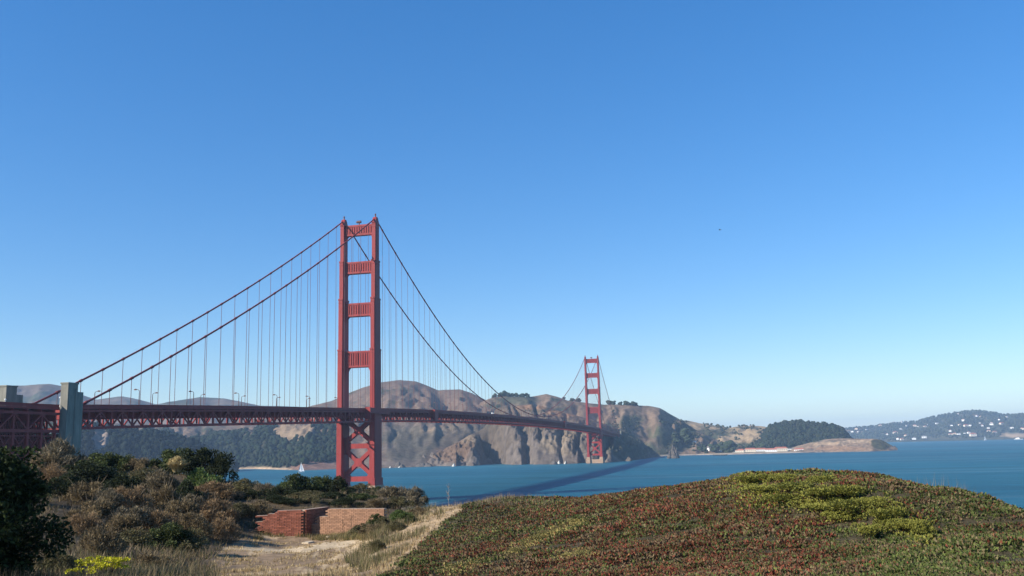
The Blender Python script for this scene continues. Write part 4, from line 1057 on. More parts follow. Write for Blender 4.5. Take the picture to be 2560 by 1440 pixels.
def bush(px, ytop, halfw, d, kind, label, depth=1.0, name='shrub', sink=.25):
    p = at_dist(px, 1200, d); z = float(ground_z(p[0], p[1])); top = at_dist(px, ytop, d)[2]
    h = max(.5, top-z); w = halfw*d/FPX*1.02
    e = tag(empty(name, (p[0], p[1], z-sink*.4), RNG.uniform(0, 6.28)), label, 'shrub', None)
    fol, st = PROTO[kind][RNG.integers(2)]
    for nm, me in (('foliage', fol), ('stem', st)):
        o = obj(nm, me, None, e); o.scale = (w*1.08, w*1.08*depth, h+sink*.4)
    return e
B = [(150, 1108, 72, 96, 'grey', 'grey brown twiggy shrub rising in front of the concrete pylon'),
     (95, 1136, 58, 88, 'brown', 'brown twiggy shrub below the lattice columns at the left'),
     (40, 1150, 55, 66, 'olive', 'olive shrub between the dark left tree and the viaduct'),
     (250, 1131, 58, 93, 'green', 'green rounded bush under the left end of the side span'),
     (305, 1137, 42, 93, 'green', 'smaller green bush right of the one under the side span'),
     (210, 1158, 80, 84, 'dark', 'broad dark bush below the grey brown twiggy shrub'),
     (345, 1146, 40, 92, 'brown', 'brown shrub between two green bushes on the left skyline'),
     (425, 1122, 54, 94, 'green', 'green bush left of the tallest dark bush on the skyline'),
     (505, 1113, 70, 92, 'dark', 'tallest dark green bush on the left skyline'),
     (552, 1138, 36, 90, 'dark', 'dark bush ending the left skyline above the water'),
     (500, 1164, 52, 80, 'bright', 'bright green bush beside the pampas grass'),
     (395, 1180, 46, 82, 'grey', 'greyish twiggy shrub left of the pampas grass'),
     (310, 1188, 62, 76, 'dark', 'dark shrub in the middle of the left slope'),
     (230, 1205, 62, 70, 'brown', 'brown shrub low on the left slope near the dark tree'),
     (320, 1212, 60, 67, 'rust', 'rusty brown twiggy shrub in the centre of the left slope'),
     (160, 1190, 60, 74, 'dark', 'dark shrub just behind the dark left tree'),
     (400, 1215, 50, 70, 'brown', 'brown shrub right of the rusty twiggy shrub'),
     (540, 1208, 66, 78, 'rust', 'wide rusty shrub below the bright green bush'),
     (610, 1196, 46, 86, 'olive', 'olive shrub beside the strip of water left of centre'),
     (470, 1205, 40, 76, 'dark', 'dark shrub right under the pampas grass'),
     (660, 1206, 40, 84, 'grey', 'grey twiggy shrub left of the dark bushes over the wall'),
     (700, 1212, 46, 80, 'dark', 'dark bush left above the brick wall'),
     (742, 1184, 52, 88, 'green', 'tall green bush above the brick wall left of the tower foot'),
     (800, 1190, 46, 90, 'green', 'green bush behind the notch of the brick wall'),
     (845, 1194, 40, 88, 'dark', 'dark bush in front of the near tower foot'),
     (765, 1226, 48, 79, 'olive', 'low olive bush directly on top of the brick wall'),
     (690, 1240, 44, 76, 'dark', 'dark bush hanging over the left end of the brick wall'),
     (830, 1238, 46, 79, 'dark', 'dark low bush over the middle of the brick wall'),
     (900, 1208, 46, 90, 'olive', 'olive bush under the right leg of the near tower'),
     (948, 1216, 34, 92, 'green', 'green bush right of the near tower foot'),
     (905, 1240, 46, 80, 'green', 'low green bush above the right end of the brick wall'),
     (985, 1213, 42, 86, 'grey', 'grey brown shrub on the edge right of the near tower'),
     (1042, 1222, 34, 84, 'grey', 'last grey brown shrub before the open crest'),
     (1000, 1240, 40, 76, 'olive', 'low olive shrub in front of the grey brown shrub'),
     (240, 1252, 60, 58, 'brown', 'brown shrub beside the dark left tree halfway down the slope'),
     (340, 1262, 56, 58, 'grey', 'twiggy shrub in the lower middle of the left slope'),
     (440, 1252, 62, 66, 'brown', 'broad brown shrub in the lower middle of the left slope'),
     (545, 1252, 58, 70, 'rust', 'rusty shrub left of the brick wall'),
     (600, 1255, 40, 72, 'olive', 'olive shrub against the left end of the brick wall'),
     (630, 1226, 42, 79, 'dark', 'dark shrub up behind the left end of the brick wall'),
     (410, 1308, 66, 50, 'green', 'low green bush near the bare sandy slope'),
     (480, 1318, 46, 50, 'olive', 'olive bush at the edge of the bare sandy slope'),
     (330, 1322, 56, 50, 'olive', 'low olive bush left of the green one near the slope'),
     (255, 1318, 56, 43, 'brown', 'brown bush beside the foot of the dark left tree'),
     (150, 1372, 60, 33, 'olive', 'olive bush in the bottom left corner'),
     (395, 1385, 60, 40, 'brown', 'dry brown bush right of the yellow flowering plant'),
     (1005, 1272, 30, 63, 'bright', 'bright green shrub on the bank right of the brick wall'),
     (965, 1292, 30, 62, 'olive', 'olive shrub against the right end of the brick wall'),
     (930, 1312, 34, 58, 'brown', 'brown shrub on the bank below the bright green shrub'),
     (990, 1318, 28, 52, 'olive', 'olive shrub halfway down the bank right of the wall'),
     (1030, 1312, 22, 54, 'green', 'small green shrub on the bank beside the worn path'),
     (935, 1372, 30, 44, 'olive', 'low olive shrub at the bottom of the bank'),
     (210, 1280, 50, 52, 'rust', 'rusty shrub just right of the dark left tree'),
     (300, 1290, 56, 54, 'brown', 'brown shrub above the low olive bush on the left slope'),
     (390, 1272, 50, 58, 'rust', 'rusty shrub above the low green bush near the slope'),
     (480, 1282, 50, 60, 'brown', 'brown shrub above the edge of the sandy slope'),
     (560, 1292, 44, 62, 'rust', 'rusty shrub just left of the foot of the brick wall'),
     (270, 1228, 44, 66, 'grey', 'greyish shrub in the left middle of the slope'),
     (480, 1240, 46, 72, 'grey', 'greyish twiggy shrub below the dark one under the pampas grass'),
     (580, 1230, 40, 80, 'brown', 'brown shrub below the olive shrub by the strip of water'),
     (130, 1165, 50, 82, 'rust', 'rusty shrub under the brown one below the lattice columns'),
     (360, 1170, 44, 86, 'olive', 'olive shrub below the brown one on the left skyline'),
     (905, 1308, 34, 63, 'olive', 'olive weedy shrub in front of the right end of the stepped wall'),
     (945, 1284, 30, 64.5, 'green', 'green shrub burying the right end of the stepped wall'),
     (725, 1242, 40, 75, 'dark', 'dark shrub over the top edge of the red brick block'),
     (785, 1246, 38, 75, 'olive', 'olive shrub over the stepped gap in the brick wall'),
     (865, 1244, 42, 75, 'dark', 'dark shrub over the top edge of the stepped pale wall'),
     (935, 1246, 40, 75, 'brown', 'brown shrub over the far right end of the stepped wall'),
     (650, 1252, 36, 73, 'brown', 'brown shrub spilling over the ragged left end of the brick wall'),
     (1045, 1268, 30, 64, 'brown', 'small brown shrub beside the path crest')]
for b in B: bush(*b)

# dark evergreen at the left edge
def dark_tree():
    d = 27.0; p = at_dist(-40, 1200, d); z = float(ground_z(p[0], p[1]))
    e = tag(empty('evergreen_tree', (p[0], p[1], z)), 'very dark dense evergreen filling the left edge', 'tree')
    r = np.random.default_rng(77); n = 32000; pal = np.array(((.018, .027, .011), (.028, .040, .015), (.055, .070, .022)))
    H = at_dist(0, 1128, d)[2]-z; Wd = 168*d/FPX
    nl = 34; C = []; R = []
    for k in range(nl):
        h = r.uniform(.02, 1); a = r.uniform(0, 6.283); w = (1-h**2.2*.75)*Wd*r.uniform(.2, .85)
        C.append((math.cos(a)*w, math.sin(a)*w, h*H*.9)); R.append(r.uniform(.5, .95))
    C = np.array(C); R = np.array(R); i = r.integers(nl, size=n); dd = r.normal(size=(n, 3)); dd /= np.linalg.norm(dd, axis=1)[:, None]
    P = C[i]+dd*R[i][:, None]*r.uniform(.4, 1.05, (n, 1)); P[:, 2] = np.clip(P[:, 2], 0, H)
    D = dd*.6+r.normal(size=(n, 3))*.6; D /= np.linalg.norm(D, axis=1)[:, None]
    V, F, Cc = leaves(P, D, .125, .55, r, pal[r.integers(3, size=n)]*r.uniform(.6, 1.4, (n, 1)))
    obj('crown', fast_mesh('crown', V, F, Cc), M['leaf'], e)
    m = MB(); m.tube([(0, 0, -.3), (.05, 0, H*.3), (0, .05, H*.7)], [.2, .15, .06], 7)
    for k in range(10): c = C[k]; m.tube([(0, 0, c[2]*.5), tuple(c)], [.06, .015], 5)
    m.build('trunk', M['bark'], e)
dark_tree()

# pampas grass
def tuft_thing(px, ybase, d, n, h, spread, cols, name, label, cat, width=.02, plume=False, seed=1):
    p = at_dist(px, 1200, d); z = float(ground_z(p[0], p[1]))
    e = tag(empty(name, (p[0], p[1], z+ybase)), label, cat)
    r = np.random.default_rng(seed); VV = []; FF = []; CC = []; cols = np.array(cols)
    for k in range(n):
        a = r.uniform(0, 6.283); lean = r.uniform(.05, spread); L = h*r.uniform(.6, 1.05); w = width*r.uniform(.7, 1.4)
        b = np.array([math.cos(a), math.sin(a), 0])*r.uniform(0, .22)*spread; o = np.array([math.cos(a), math.sin(a), 0]); s = np.array([-math.sin(a), math.cos(a), 0])*w
        q = [b, b+o*L*lean*.35+np.array([0, 0, L*.6]), b+o*L*lean+np.array([0, 0, L*(1-.25*lean)])]
        i = len(VV)
        VV += [q[0]-s, q[0]+s, q[1]-s*.8, q[1]+s*.8, q[2]-s*.15, q[2]+s*.15]; FF += [(i, i+1, i+3, i+2), (i+2, i+3, i+5, i+4)]
        CC += [cols[r.integers(len(cols))]*r.uniform(.75, 1.2)]*6
    obj('blades', fast_mesh('blades', np.array(VV), np.array(FF), np.array(CC)), M['dry'], e)
    if plume:
        m = MB(); VV = []; FF = []; CC = []
        for k in range(60):
            a = r.uniform(0, 6.283); q = r.uniform(0, 1)**.6; c = np.array([math.cos(a)*q*h*.75, math.sin(a)*q*h*.75, h*(.35+.75*math.sqrt(max(0, 1-q*q*.9)))*r.uniform(.85, 1.05)])
            for t in range(8):
                dd = r.normal(size=3)*.5+np.array([0, 0, .9]); dd /= np.linalg.norm(dd); s = np.cross(dd, r.normal(size=3)); s /= np.linalg.norm(s)
                i = len(VV); L = .28; VV += [c, c+dd*L*.5+s*.04, c+dd*L, c+dd*L*.5-s*.04]; FF.append((i, i+1, i+2, i+3)); CC += [np.array(cols[0])*r.uniform(.9, 1.3)]*4
        obj('plume', fast_mesh('plume', np.array(VV), np.array(FF), np.array(CC)), M['dry'], e)
tuft_thing(441, 1.9, 81, 700, .95, 1.25, ((.44, .34, .16), (.36, .27, .13), (.50, .40, .21)), 'pampas_grass', 'straw coloured pampas grass tuft among green bushes', 'grass tuft', .035, True, 5)

# flowering fennel, bottom left
def fennel():
    p = at_dist(255, 1200, 25.0); z = float(ground_z(p[0], p[1]))
    e = tag(empty('fennel_plant', (p[0], p[1], z)), 'yellow flowering fennel plant at the bottom left', 'plant')
    r = np.random.default_rng(31); m = MB(); VV = []; FF = []; CC = []
    for k in range(42):
        x, y = r.uniform(-.62, .62), r.uniform(-.5, .5); h = (at_dist(255, 1398, 25.0)[2]-z)*r.uniform(.6, 1.0)
        m.tube([(x*.5, y*.5, -.1), (x*.8, y*.8, h*.6), (x, y, h)], [.012, .009, .005], 4)
        for q in range(40):
            a = r.uniform(0, 6.283); rr = r.uniform(0, .13); c = np.array([x+math.cos(a)*rr, y+math.sin(a)*rr, h+.03-rr*.25+r.uniform(-.02, .03)])
            dd = r.normal(size=3)*.6+np.array([0, 0, .6]); dd /= np.linalg.norm(dd); s = np.cross(dd, r.normal(size=3)); s /= np.linalg.norm(s); L = .05
            i = len(VV); VV += [c, c+dd*L*.5+s*L*.35, c+dd*L, c+dd*L*.5-s*L*.35]; FF.append((i, i+1, i+2, i+3)); CC += [np.array((.50, .46, .03))*r.uniform(.6, 1.2)]*4
    m.build('stalks', M['leaf'].copy() if False else M['bark'], e)
    obj('flowers', fast_mesh('flowers', np.array(VV), np.array(FF), np.array(CC)), M['leaf'], e)
fennel()

# yellow green cushion plants on the mound
def cushion_meshes(seed, n=2600, c0=(.235, .220, .044), c1=(.140, .148, .034)):
    r = np.random.default_rng(seed); nl = 16
    C = np.stack([r.uniform(-.8, .8, nl), r.uniform(-.75, .75, nl), r.uniform(.1, .45, nl)], -1); C[:, :2] *= np.sqrt(np.clip(1-(C[:, :1]*C[:, 1:2])**2, .3, 1)); R = r.uniform(.2, .42, nl)
    i = r.integers(nl, size=n); d = r.normal(size=(n, 3)); d[:, 2] = np.abs(d[:, 2])+.15; d /= np.linalg.norm(d, axis=1)[:, None]
    P = C[i]+d*R[i][:, None]*np.array([1, 1, 1.1]); D = d*.5+r.normal(size=(n, 3))*.3+np.array([0, 0, .8]); D /= np.linalg.norm(D, axis=1)[:, None]
    t = r.uniform(0, 1, (n, 1)); top = np.clip(P[:, 2:3]*1.4, 0, 1)
    col = (np.array(c0)*t+np.array(c1)*(1-t))*r.uniform(.7, 1.25, (n, 1))
    V, F, Cc = leaves(P, D, .10, .6, r, col)
    f = fast_mesh('foliage', V, F, np.clip(Cc, .004, .9)); f.materials.append(M['leaf'])
    m = MB()
    for k in range(7): c = C[k]; m.tube([(c[0]*.2, c[1]*.2, -.1), tuple(c)], [.03, .012], 5)
    return f, m.mesh('stem', M['bark'])
CUSH = [cushion_meshes(s) for s in (1, 2, 3)]
STRAWC = [cushion_meshes(s, 1500, (.34, .28, .11), (.22, .19, .06)) for s in (4, 5)]
def cushion(px, py, d, rx, h, label, k=0, ry=None):
    p = at_dist(px, py, d); z = float(ground_z(p[0], p[1])); e = tag(empty('cushion_shrub', (p[0], p[1], z-.05), -YAW*0+RNG.uniform(-.3, .3)-.0), label, 'shrub', 'yellow green cushion shrubs on the mound')
    for nm, me in zip(('foliage', 'stem'), CUSH[k % 3] if px > 1700 else STRAWC[k % 2]):
        o = obj(nm, me, None, e); o.scale = (rx, ry or rx, h)
def dist_for(px, py):
    lo = None
    for d in np.geomspace(9, 120, 500):
        q = at_dist(px, py, d)
        if q[2] <= float(ground_z(q[0], q[1])): return d
    return 45.0
CU = [(1880, 1206, 55, 'yellow green cushion shrub at the left start of the patch on the crest'), (1950, 1204, 50, 'yellow green cushion shrub second along the crest'), (2060, 1208, 50, 'yellow green cushion shrub under the highest point of the mound'), (1900, 1228, 55, 'yellow green cushion shrub on the left flank of the patch'), (1990, 1226, 60, 'yellow green cushion shrub in the upper middle of the patch'), (1970, 1250, 60, 'wide yellow green cushion shrub in the centre of the patch'), (2060, 1245, 60, 'yellow green cushion shrub right of the patch centre'), (2120, 1240, 60, 'yellow green cushion shrub on the upper right of the patch'), (2190, 1262, 45, 'yellow green cushion shrub at the right flank of the patch'), (2040, 1278, 60, 'yellow green cushion shrub on the lower left of the patch'), (2120, 1278, 65, 'yellow green cushion shrub on the lower middle of the patch'), (2100, 1300, 45, 'yellow green cushion shrub at the lower edge above the dark gap'), (2215, 1305, 50, 'yellow green cushion shrub below the dark gap'), (2245, 1325, 45, 'yellow green cushion shrub second from the lower right end'), (2300, 1338, 35, 'small yellow cushion shrub at the lower right end of the patch'), (2170, 1342, 35, 'small yellow cushion shrub left below the dark gap'),
      (1285, 1382, 18, 'lowest pale tuft of the diagonal yellow strip'), (1320, 1362, 22, 'second tuft up the diagonal yellow strip'), (1345, 1347, 24, 'middle tuft of the diagonal yellow strip'), (1375, 1335, 22, 'fourth tuft up the diagonal yellow strip'), (1405, 1320, 24, 'fifth tuft up the diagonal yellow strip'), (1435, 1307, 16, 'topmost tuft of the diagonal yellow strip'), (1425, 1396, 30, 'yellow tuft alone among red leaves right of the strip'), (1460, 1388, 20, 'small yellow tuft beside the lone one in the red leaves'), (1140, 1425, 40, 'yellow tuft at the bottom near the dry path')]
for i, (px, py, hw, lab) in enumerate(CU):
    d = dist_for(px, py); cushion(px, py, d, hw*d/FPX*RNG.uniform(.72, 1.0), (.42*RNG.uniform(.6, 1.1) if px > 1700 else .22)*min(1.0, d/30+.2), lab, i, hw*d/FPX*1.9)

# brick walls of the old battery
def brick_wall(a, b, z0, z1, thick, label, profile, L0=.34, H0=.105, bmat='brick'):
    """a->b: front face line seen from the camera; profile(u, v) says whether a brick stands there"""
    a = np.array(a[:2]); b = np.array(b[:2]); L = float(np.linalg.norm(b-a)); yaw = math.atan2(b[1]-a[1], b[0]-a[0])
    e = tag(empty('brick_wall', (a[0], a[1], z0), yaw), label, 'wall')
    bm = [MB().box(.012, L0-.012, -.03-.006*k, .10, .008, H0-.006).mesh('brick', M[bmat]) for k in range(3)]
    rows_ = int((z1-z0)/H0); cnt = 0; rest = MB(); core = MB()
    for j in range(rows_-1, -1, -1):
        v = j*H0; off = (j % 2)*L0*.5; run = None
        for k in range(-1, int(L/L0)+1):
            u = k*L0+off
            if u < 0 or u+L0 > L+.02 or not profile(u+L0/2, v+H0/2): continue
            if cnt < 300: obj('brick', bm[RNG.integers(3)], None, e, (u, RNG.uniform(-.008, .012), v)); cnt += 1
            else: rest.box(u+.012, u+L0-.012, -.035, .10, v+.008, v+H0-.006)
            if run is None: run = [u, u+L0]
            run[1] = u+L0
        if j % 2:
            for u in (0.0, math.floor((L-L0*.5)/L0)*L0+L0*.5):
                if u+L0*.5 <= L+.02 and profile(u+L0*.25, v+H0/2): rest.box(u+.012, u+L0*.5-.012, -.035, .10, v+.008, v+H0-.006)
        if run: core.box(run[0]+.05, run[1]-.05, .012, thick, v, v+H0-.0005)
    core.build('mortar_core', M['mortar'], e)
    if rest.v: tag(rest.build('brick_rest', M[bmat], e), kind='stuff')
    return e
def gp(px, d): p = at_dist(px, 1300, d); return p
zb = at_dist(710, 1337, 69)[2]
zt = at_dist(710, 1274, 69)[2]
wl0 = gp(632, 69.3); wl1 = gp(763, 68.6)
def prof_l(u, v):
    ragged = .25+.75*abs(math.sin(v*7.3+.6))*(1 if v < 1.2 else 1.5)
    return u > ragged*(.4+.9*((v-.9)/1.0)**2 if v > .9 else .9*(1-v/1.2)+.25)
brick_wall(wl0, wl1, zb-.3, zt, .5, 'red brick wall block left of the dark stepped gap', lambda u, v: prof_l(u, v))
# return wall running back from the left block, dark in the shade
_f = np.array([FW[0], FW[1], 0])/np.linalg.norm(FW[:2]); _rr = np.array([_f[1], -_f[0], 0])
back = wl1+(_f*math.cos(.36)+_rr*math.sin(.36))*3.3
brick_wall(wl1+(back-wl1)*.02, back, zb-.3, zt, .45, 'shaded brick return wall inside the stepped gap', lambda u, v: True)
wr0 = gp(777, 69.3); wr1 = gp(965, 66.6)
def prof_r(u, v):
    h = v-.3
    return h < (.60 if u < .5 else 1.2 if u < 1.3 else 9)
brick_wall(wr0, wr1, zb-.3, zt+.03, .5, 'stepped pale brick wall right of the dark gap running into the bank', prof_r, bmat='palebrick')
# pale slabs on the sandy ground
for i, (px, py, w, lab) in enumerate([(772, 1358, .8, 'pale flat stone slab on the sandy ground below the wall'), (832, 1343, .9, 'pale broken slab at the foot of the stepped wall')]):
    d = dist_for(px, py); p = at_dist(px, py, d); z = float(ground_z(p[0], p[1]))
    m = MB(); m.prism([(-w/2, -.3), (w*.3, -.36), (w/2, .1), (w*.1, .34), (-w*.45, .25)], -.1, .045, .93); o = m.build('stone_slab', M['slab'], None, (p[0], p[1], z+.03)); tag(o, lab, 'stone'); o.rotation_euler = (.08, -.05, YAW+i)

# weed stalks standing alone
def stalk(px, ytop, d, label, colr, seed):
    p = at_dist(px, 1300, d); z = float(ground_z(p[0], p[1])); h = max(.4, at_dist(px, ytop, d)[2]-z)
    e = tag(empty('weed_stalk', (p[0], p[1], z)), label, 'weed', None); r = np.random.default_rng(seed)
    m = MB(); m.tube([(0, 0, -.1), (.02, 0, h*.5), (.05, .02, h)], [.008, .006, .003], 5)
    for k in range(7):
        zz = h*r.uniform(.3, .95); a = r.uniform(0, 6.28); L = h*.16; m.tube([(.03, 0, zz), (.03+math.cos(a)*L*.6, math.sin(a)*L*.6, zz+L)], [.008, .004], 4)
    m.build('stem', colr, e)
    VV = []; FF = []; CC = []
    for k in range(26):
        c = np.array([.04, 0, h*r.uniform(.5, 1)])+r.normal(size=3)*.05; dd = r.normal(size=3); dd /= np.linalg.norm(dd); s = np.cross(dd, r.normal(size=3))*.015; i = len(VV)
        VV += [c, c+dd*.04+s, c+dd*.08, c+dd*.04-s]; FF.append((i, i+1, i+2, i+3)); CC += [(.2, .12, .07)]*4
    obj('seed_heads', fast_mesh('seed_heads', np.array(VV), np.array(FF), np.array(CC)), M['dry'], e)
stalk(857, 1297, 60, 'brown weed stalk in front of the stepped brick wall', M['bark'], 1)
stalk(877, 1287, 60, 'taller brown weed stalk right of the first before the wall', M['bark'], 2)
stalk(1121, 1208, 63, 'tall pale stalk sticking up into the water at the path crest', M['slab'], 3)

# ---- stuff that nobody could count
def scatter(n, r0, r1, a0=-33, a1=34, rng=RNG):
    a = np.radians(rng.uniform(a0, a1, n))+YAW; r = np.exp(rng.uniform(math.log(r0), math.log(r1), n))
    x = CAM[0]+r*np.sin(a); y = CAM[1]+r*np.cos(a); z = ground_z(x, y)
    px, py = project(np.stack([x, y, z], -1))
    return np.stack([x, y, z], -1), px, py, r

def wob(px, py, P, a=26):
    w = np.clip((1400-py)/250, .25, 1)
    return px+(fbm(P[:, 0]/2.5, P[:, 1]/2.5, 501, 3)-.5)*a*3*w, py+(fbm(P[:, 0]/2.5, P[:, 1]/2.5, 502, 3)-.5)*a*.8*w
def iceplant():
    P, px, py, r = scatter(255000, 9.5, 75)
    wx, wy = wob(px, py, P); cl = fbm(P[:, 0]/.45, P[:, 1]/.45, 311, 2)*.6+fbm(P[:, 0]/1.6, P[:, 1]/1.6, 312, 2)*.4
    ok = inpoly(wx, wy, ICE) & (cl > .26); P, px, py, r, cl = P[ok], px[ok], py[ok], r[ok], cl[ok]
    n = len(P); k = 5
    g = np.random.default_rng(3)
    n1 = fbm(P[:, 0]/2.6, P[:, 1]/2.6, 301, 4); n2 = fbm(P[:, 0]/.6, P[:, 1]/.6, 302, 3); n3 = fbm(P[:, 0]/6, P[:, 1]/6, 305, 3); n4 = fbm(P[:, 0]/1.3, P[:, 1]/1.3, 309, 3)
    red = np.clip(.46+1.5*(n1-.5)+1.2*(n2-.5)+.28*np.exp(-((px-1600)/330)**2)-.40*sstep(1980, 2280, px)*sstep(1215, 1300, py)-.40*sstep(60, -20, px-np.interp(py, [1260, 1345, 1405, 1460], [1185, 1095, 1030, 970]))-.3*sstep(1290, 1230, py)*(px < 1420), 0.03, 1)
    GR = np.array([.092, .112, .030]); DG = np.array([.058, .078, .024]); RD = np.array([.155, .043, .026]); BR = np.array([.110, .064, .037]); OR = np.array([.20, .09, .042]); OL = np.array([.140, .112, .055])
    u = g.uniform(0, 1, (n, k)); w = g.uniform(0, 1, (n, k))
    isred = u < (red[:, None]*.74)
    C = np.where(isred[..., None], np.where((w < .42)[..., None], RD, np.where((w < .92)[..., None], BR, OR)), np.where((w < .42)[..., None], GR, np.where((w < .72)[..., None], DG, OL)))
    C = C*(g.uniform(.68, 1.32, (n, k, 1)))*(.70+.6*n3)[:, None, None]*(.65+.7*n4)[:, None, None]
    def seg(x0, y0, x1, y1, w_):
        tt = np.clip(((px-x0)*(x1-x0)+(py-y0)*(y1-y0))/((x1-x0)**2+(y1-y0)**2+1e-6), 0, 1)
        return np.exp(-(((px-x0-tt*(x1-x0))**2+((py-y0-tt*(y1-y0))*1.6)**2)/w_**2))
    yel = np.maximum.reduce([0.80*seg(1860, 1212, 2120, 1270, 62), .75*seg(2120, 1250, 2300, 1335, 45), .8*seg(1275, 1386, 1450, 1306, 16), .5*seg(1390, 1396, 1475, 1386, 18), .5*seg(1120, 1432, 1200, 1412, 22)])
    yel = np.clip(yel*(.2+1.6*n2), 0, .9)
    YG = np.where((px < 1600)[:, None, None], np.array([.27, .215, .075]), np.array([.215, .205, .042]))
    C = np.where((g.uniform(0, 1, (n, k)) < yel[:, None])[..., None], YG*g.uniform(.7, 1.2, (n, k, 1)), C)
    dead = (fbm(P[:, 0]/.9, P[:, 1]/.9, 320, 3) > .64)[:, None, None]
    C = np.where(dead & (g.uniform(0, 1, (n, k, 1)) < .6), np.array([.15, .105, .058])*g.uniform(.6, 1.3, (n, k, 1)), C)
    s = .063*np.sqrt(np.maximum(r, 10)/14)*(.75+.5*n4)
    ang = g.uniform(0, 6.283, (n, k)); lean = g.uniform(.2, 1.8, (n, k)); L = s[:, None]*g.uniform(.55, 1.35, (n, k))
    D = np.stack([np.cos(ang)*lean, np.sin(ang)*lean, np.ones_like(ang)], -1); D /= np.linalg.norm(D, axis=-1)[..., None]
    base = P[:, None, :]+np.stack([np.cos(ang)*s[:, None]*.8*g.uniform(.2, 1, (n, k)), np.sin(ang)*s[:, None]*.8*g.uniform(.2, 1, (n, k)), -L*.1+(.16*(n2-.5)+.14*(cl-.45))[:, None]], -1)
    A = g.normal(size=(n, k, 3)); X = np.cross(D, A); X /= np.linalg.norm(X, axis=-1)[..., None]
    wd = (L*.24)[..., None]; mid = base+D*(L*.55)[..., None]
    V = np.stack([base, mid+X*wd, base+D*L[..., None], mid-X*wd], 2).reshape(-1, 3)
    F = np.arange(len(V)).reshape(-1, 4)
    cols = np.repeat(C.reshape(-1, 3), 4, 0)
    o = obj('iceplant', fast_mesh('iceplant', V, F, np.clip(cols, .004, .9)), M['fleshy']); tag(o, 'red and green ice plant carpet covering the mound', kind='stuff')
    print('iceplant quads', len(F))
iceplant()

def grass(name, label, sel, n, r0, r1, h, cols, blades=5, width=.012, spread=.5, seed=1, clump=.12):
    P, px, py, r = scatter(n, r0, r1)
    wx, wy = wob(px, py, P)
    ok = sel(wx, wy, P); P, r = P[ok], r[ok]; m = len(P); g = np.random.default_rng(seed)
    cols = np.array(cols); f = np.sqrt(r/30)[:, None]
    n1 = fbm(P[:, 0]/1.8, P[:, 1]/1.8, 400+seed, 3)
    ang = g.uniform(0, 6.283, (m, blades)); L = h*g.uniform(.4, 1.2, (m, blades))*(.5+n1)[:, None]; ln = g.uniform(.05, spread, (m, blades))
    o = np.stack([np.cos(ang), np.sin(ang), 0*ang], -1); s = np.stack([-np.sin(ang), np.cos(ang), 0*ang], -1)*(width*f*g.uniform(.7, 1.4, (m, blades)))[..., None]
    b = P[:, None]+o*(clump*g.uniform(0, 1, (m, blades)))[..., None]-np.array([0, 0, .03]); tip = b+o*(L*ln)[..., None]+np.array([0, 0, 1])*(L*(1-.3*ln))[..., None]
    V = np.stack([b-s, b+s, tip], 2).reshape(-1, 3); F = np.arange(len(V)).reshape(-1, 3)
    c = cols[g.integers(len(cols), size=(m, blades))]*g.uniform(.7, 1.25, (m, blades, 1)); c = np.repeat(c.reshape(-1, 3), 3, 0)
    tag(obj(name, fast_mesh(name, V, F, c), M['dry']), label, kind='stuff')
STRAW = ((.47, .345, .165), (.39, .28, .135), (.31, .215, .11), (.53, .41, .22))
grass('dry_grass', 'short dry straw grass on the sandy slope', lambda x, y, P: inpoly(x, y, SAND) & (fbm(P[:, 0]/1.4, P[:, 1]/1.4, 77, 3) > .44), 52000, 24, 80, .15, STRAW+((.22, .155, .085),), 5, .013, 1.0, 1)
grass('dry_grass', 'dry brown grass along the worn path', lambda x, y, P: inpoly(x, y, PATH), 40000, 24, 85, .19, STRAW+((.24, .165, .10),), 5, .014, .8, 2)
notice = lambda x, y, P: (x < 1010) & (~inpoly(x, y, SAND)) & (~inpoly(x, y, ICE)) & (~inpoly(x, y, PATH)) & (y > 1130)
grass('weeds', 'brown and green weeds between the bushes on the left slope', notice, 26000, 18, 100, .42, ((.12, .085, .05), (.17, .12, .07), (.08, .08, .035), (.06, .065, .028), (.30, .225, .13), (.26, .19, .11)), 6, .013, 1.1, 3)
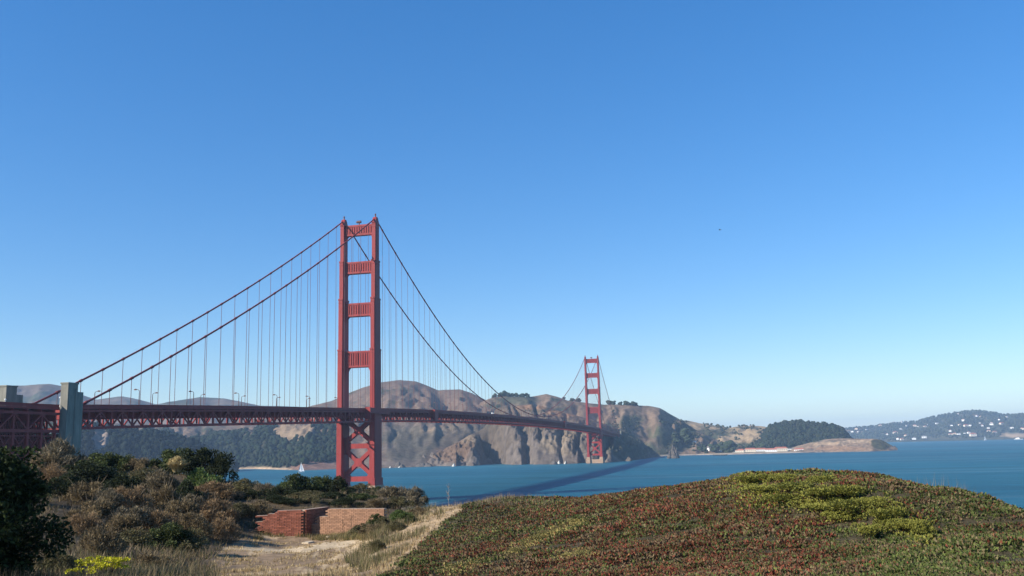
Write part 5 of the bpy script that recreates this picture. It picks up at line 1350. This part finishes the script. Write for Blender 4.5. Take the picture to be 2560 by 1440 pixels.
grass('weeds', 'olive and brown weeds on the bank between the wall and the mound', lambda x, y, P: inpoly(x, y, [(955, 1300), (1060, 1262), (1110, 1275), (1060, 1340), (985, 1400), (900, 1440), (860, 1400), (930, 1340)]) & (fbm(P[:, 0]/1.6, P[:, 1]/1.6, 78, 3) > .46), 34000, 24, 80, .5, ((.15, .13, .055), (.10, .105, .04), (.22, .17, .095), (.30, .23, .13)), 6, .012, .8, 6)
grass('weeds', 'yellowish weeds growing along the foot of the brick walls', lambda x, y, P: (x > 630) & (x < 960) & (y > 1312) & (y < 1352) & (fbm(P[:, 0]/.9, P[:, 1]/.9, 79, 3) > .47), 90000, 55, 78, .42, ((.27, .20, .09), (.17, .15, .055), (.36, .27, .14), (.11, .11, .04)), 6, .010, .7, 8)
grass('dry_grass', 'thin pale grass standing along the crest over the water', lambda x, y, P: ((x > 1060+60*RNG.random(len(x))) & (x < 1250+150*RNG.random(len(x))**2) & (y < 1268) & (y > 1225) & (fbm(P[:, 0]/1.1, P[:, 1]/1.1, 8, 2) > .42)) | ((x > 2290) & (x < 2460) & (y < 1262) & (y > 1200) & (fbm(P[:, 0]/1.0, P[:, 1]/1.0, 7, 2) > .62) & (RNG.random(len(x)) < .35)), 60000, 28, 75, .45, ((.34, .27, .17), (.27, .20, .13), (.22, .16, .11)), 3, .006, .45, 4)
grass('weeds', 'sparse green and straw weeds in the bottom left', lambda x, y, P: (x > 180) & (x < 430+150*RNG.random(len(x))**2) & (y > 1385), 15000, 22, 50, .5, ((.13, .11, .05), (.10, .105, .04), (.22, .16, .09), (.34, .26, .15)), 6, .011, 1.2, 5)

# ---- haze
hz = MB().box(-14800, 15200, -13500, 16500, -12, 345).mesh('haze', [])
hm_ = bpy.data.materials.new('haze_air'); hm_.use_nodes = True
nt = hm_.node_tree
for nd in list(nt.nodes):
    if nd.type != 'OUTPUT_MATERIAL': nt.nodes.remove(nd)
pv = nt.nodes.new('ShaderNodeVolumePrincipled'); pv.inputs['Color'].default_value = (0.50, 0.72, 1.0, 1); pv.inputs['Density'].default_value = HAZE_DENSITY; pv.inputs['Anisotropy'].default_value = 0.0
nt.links.new(pv.outputs['Volume'], nt.nodes['Material Output'].inputs['Volume'])
hz.materials.append(hm_)
tag(obj('haze', hz), 'thin blue sea haze over the strait', kind='stuff')
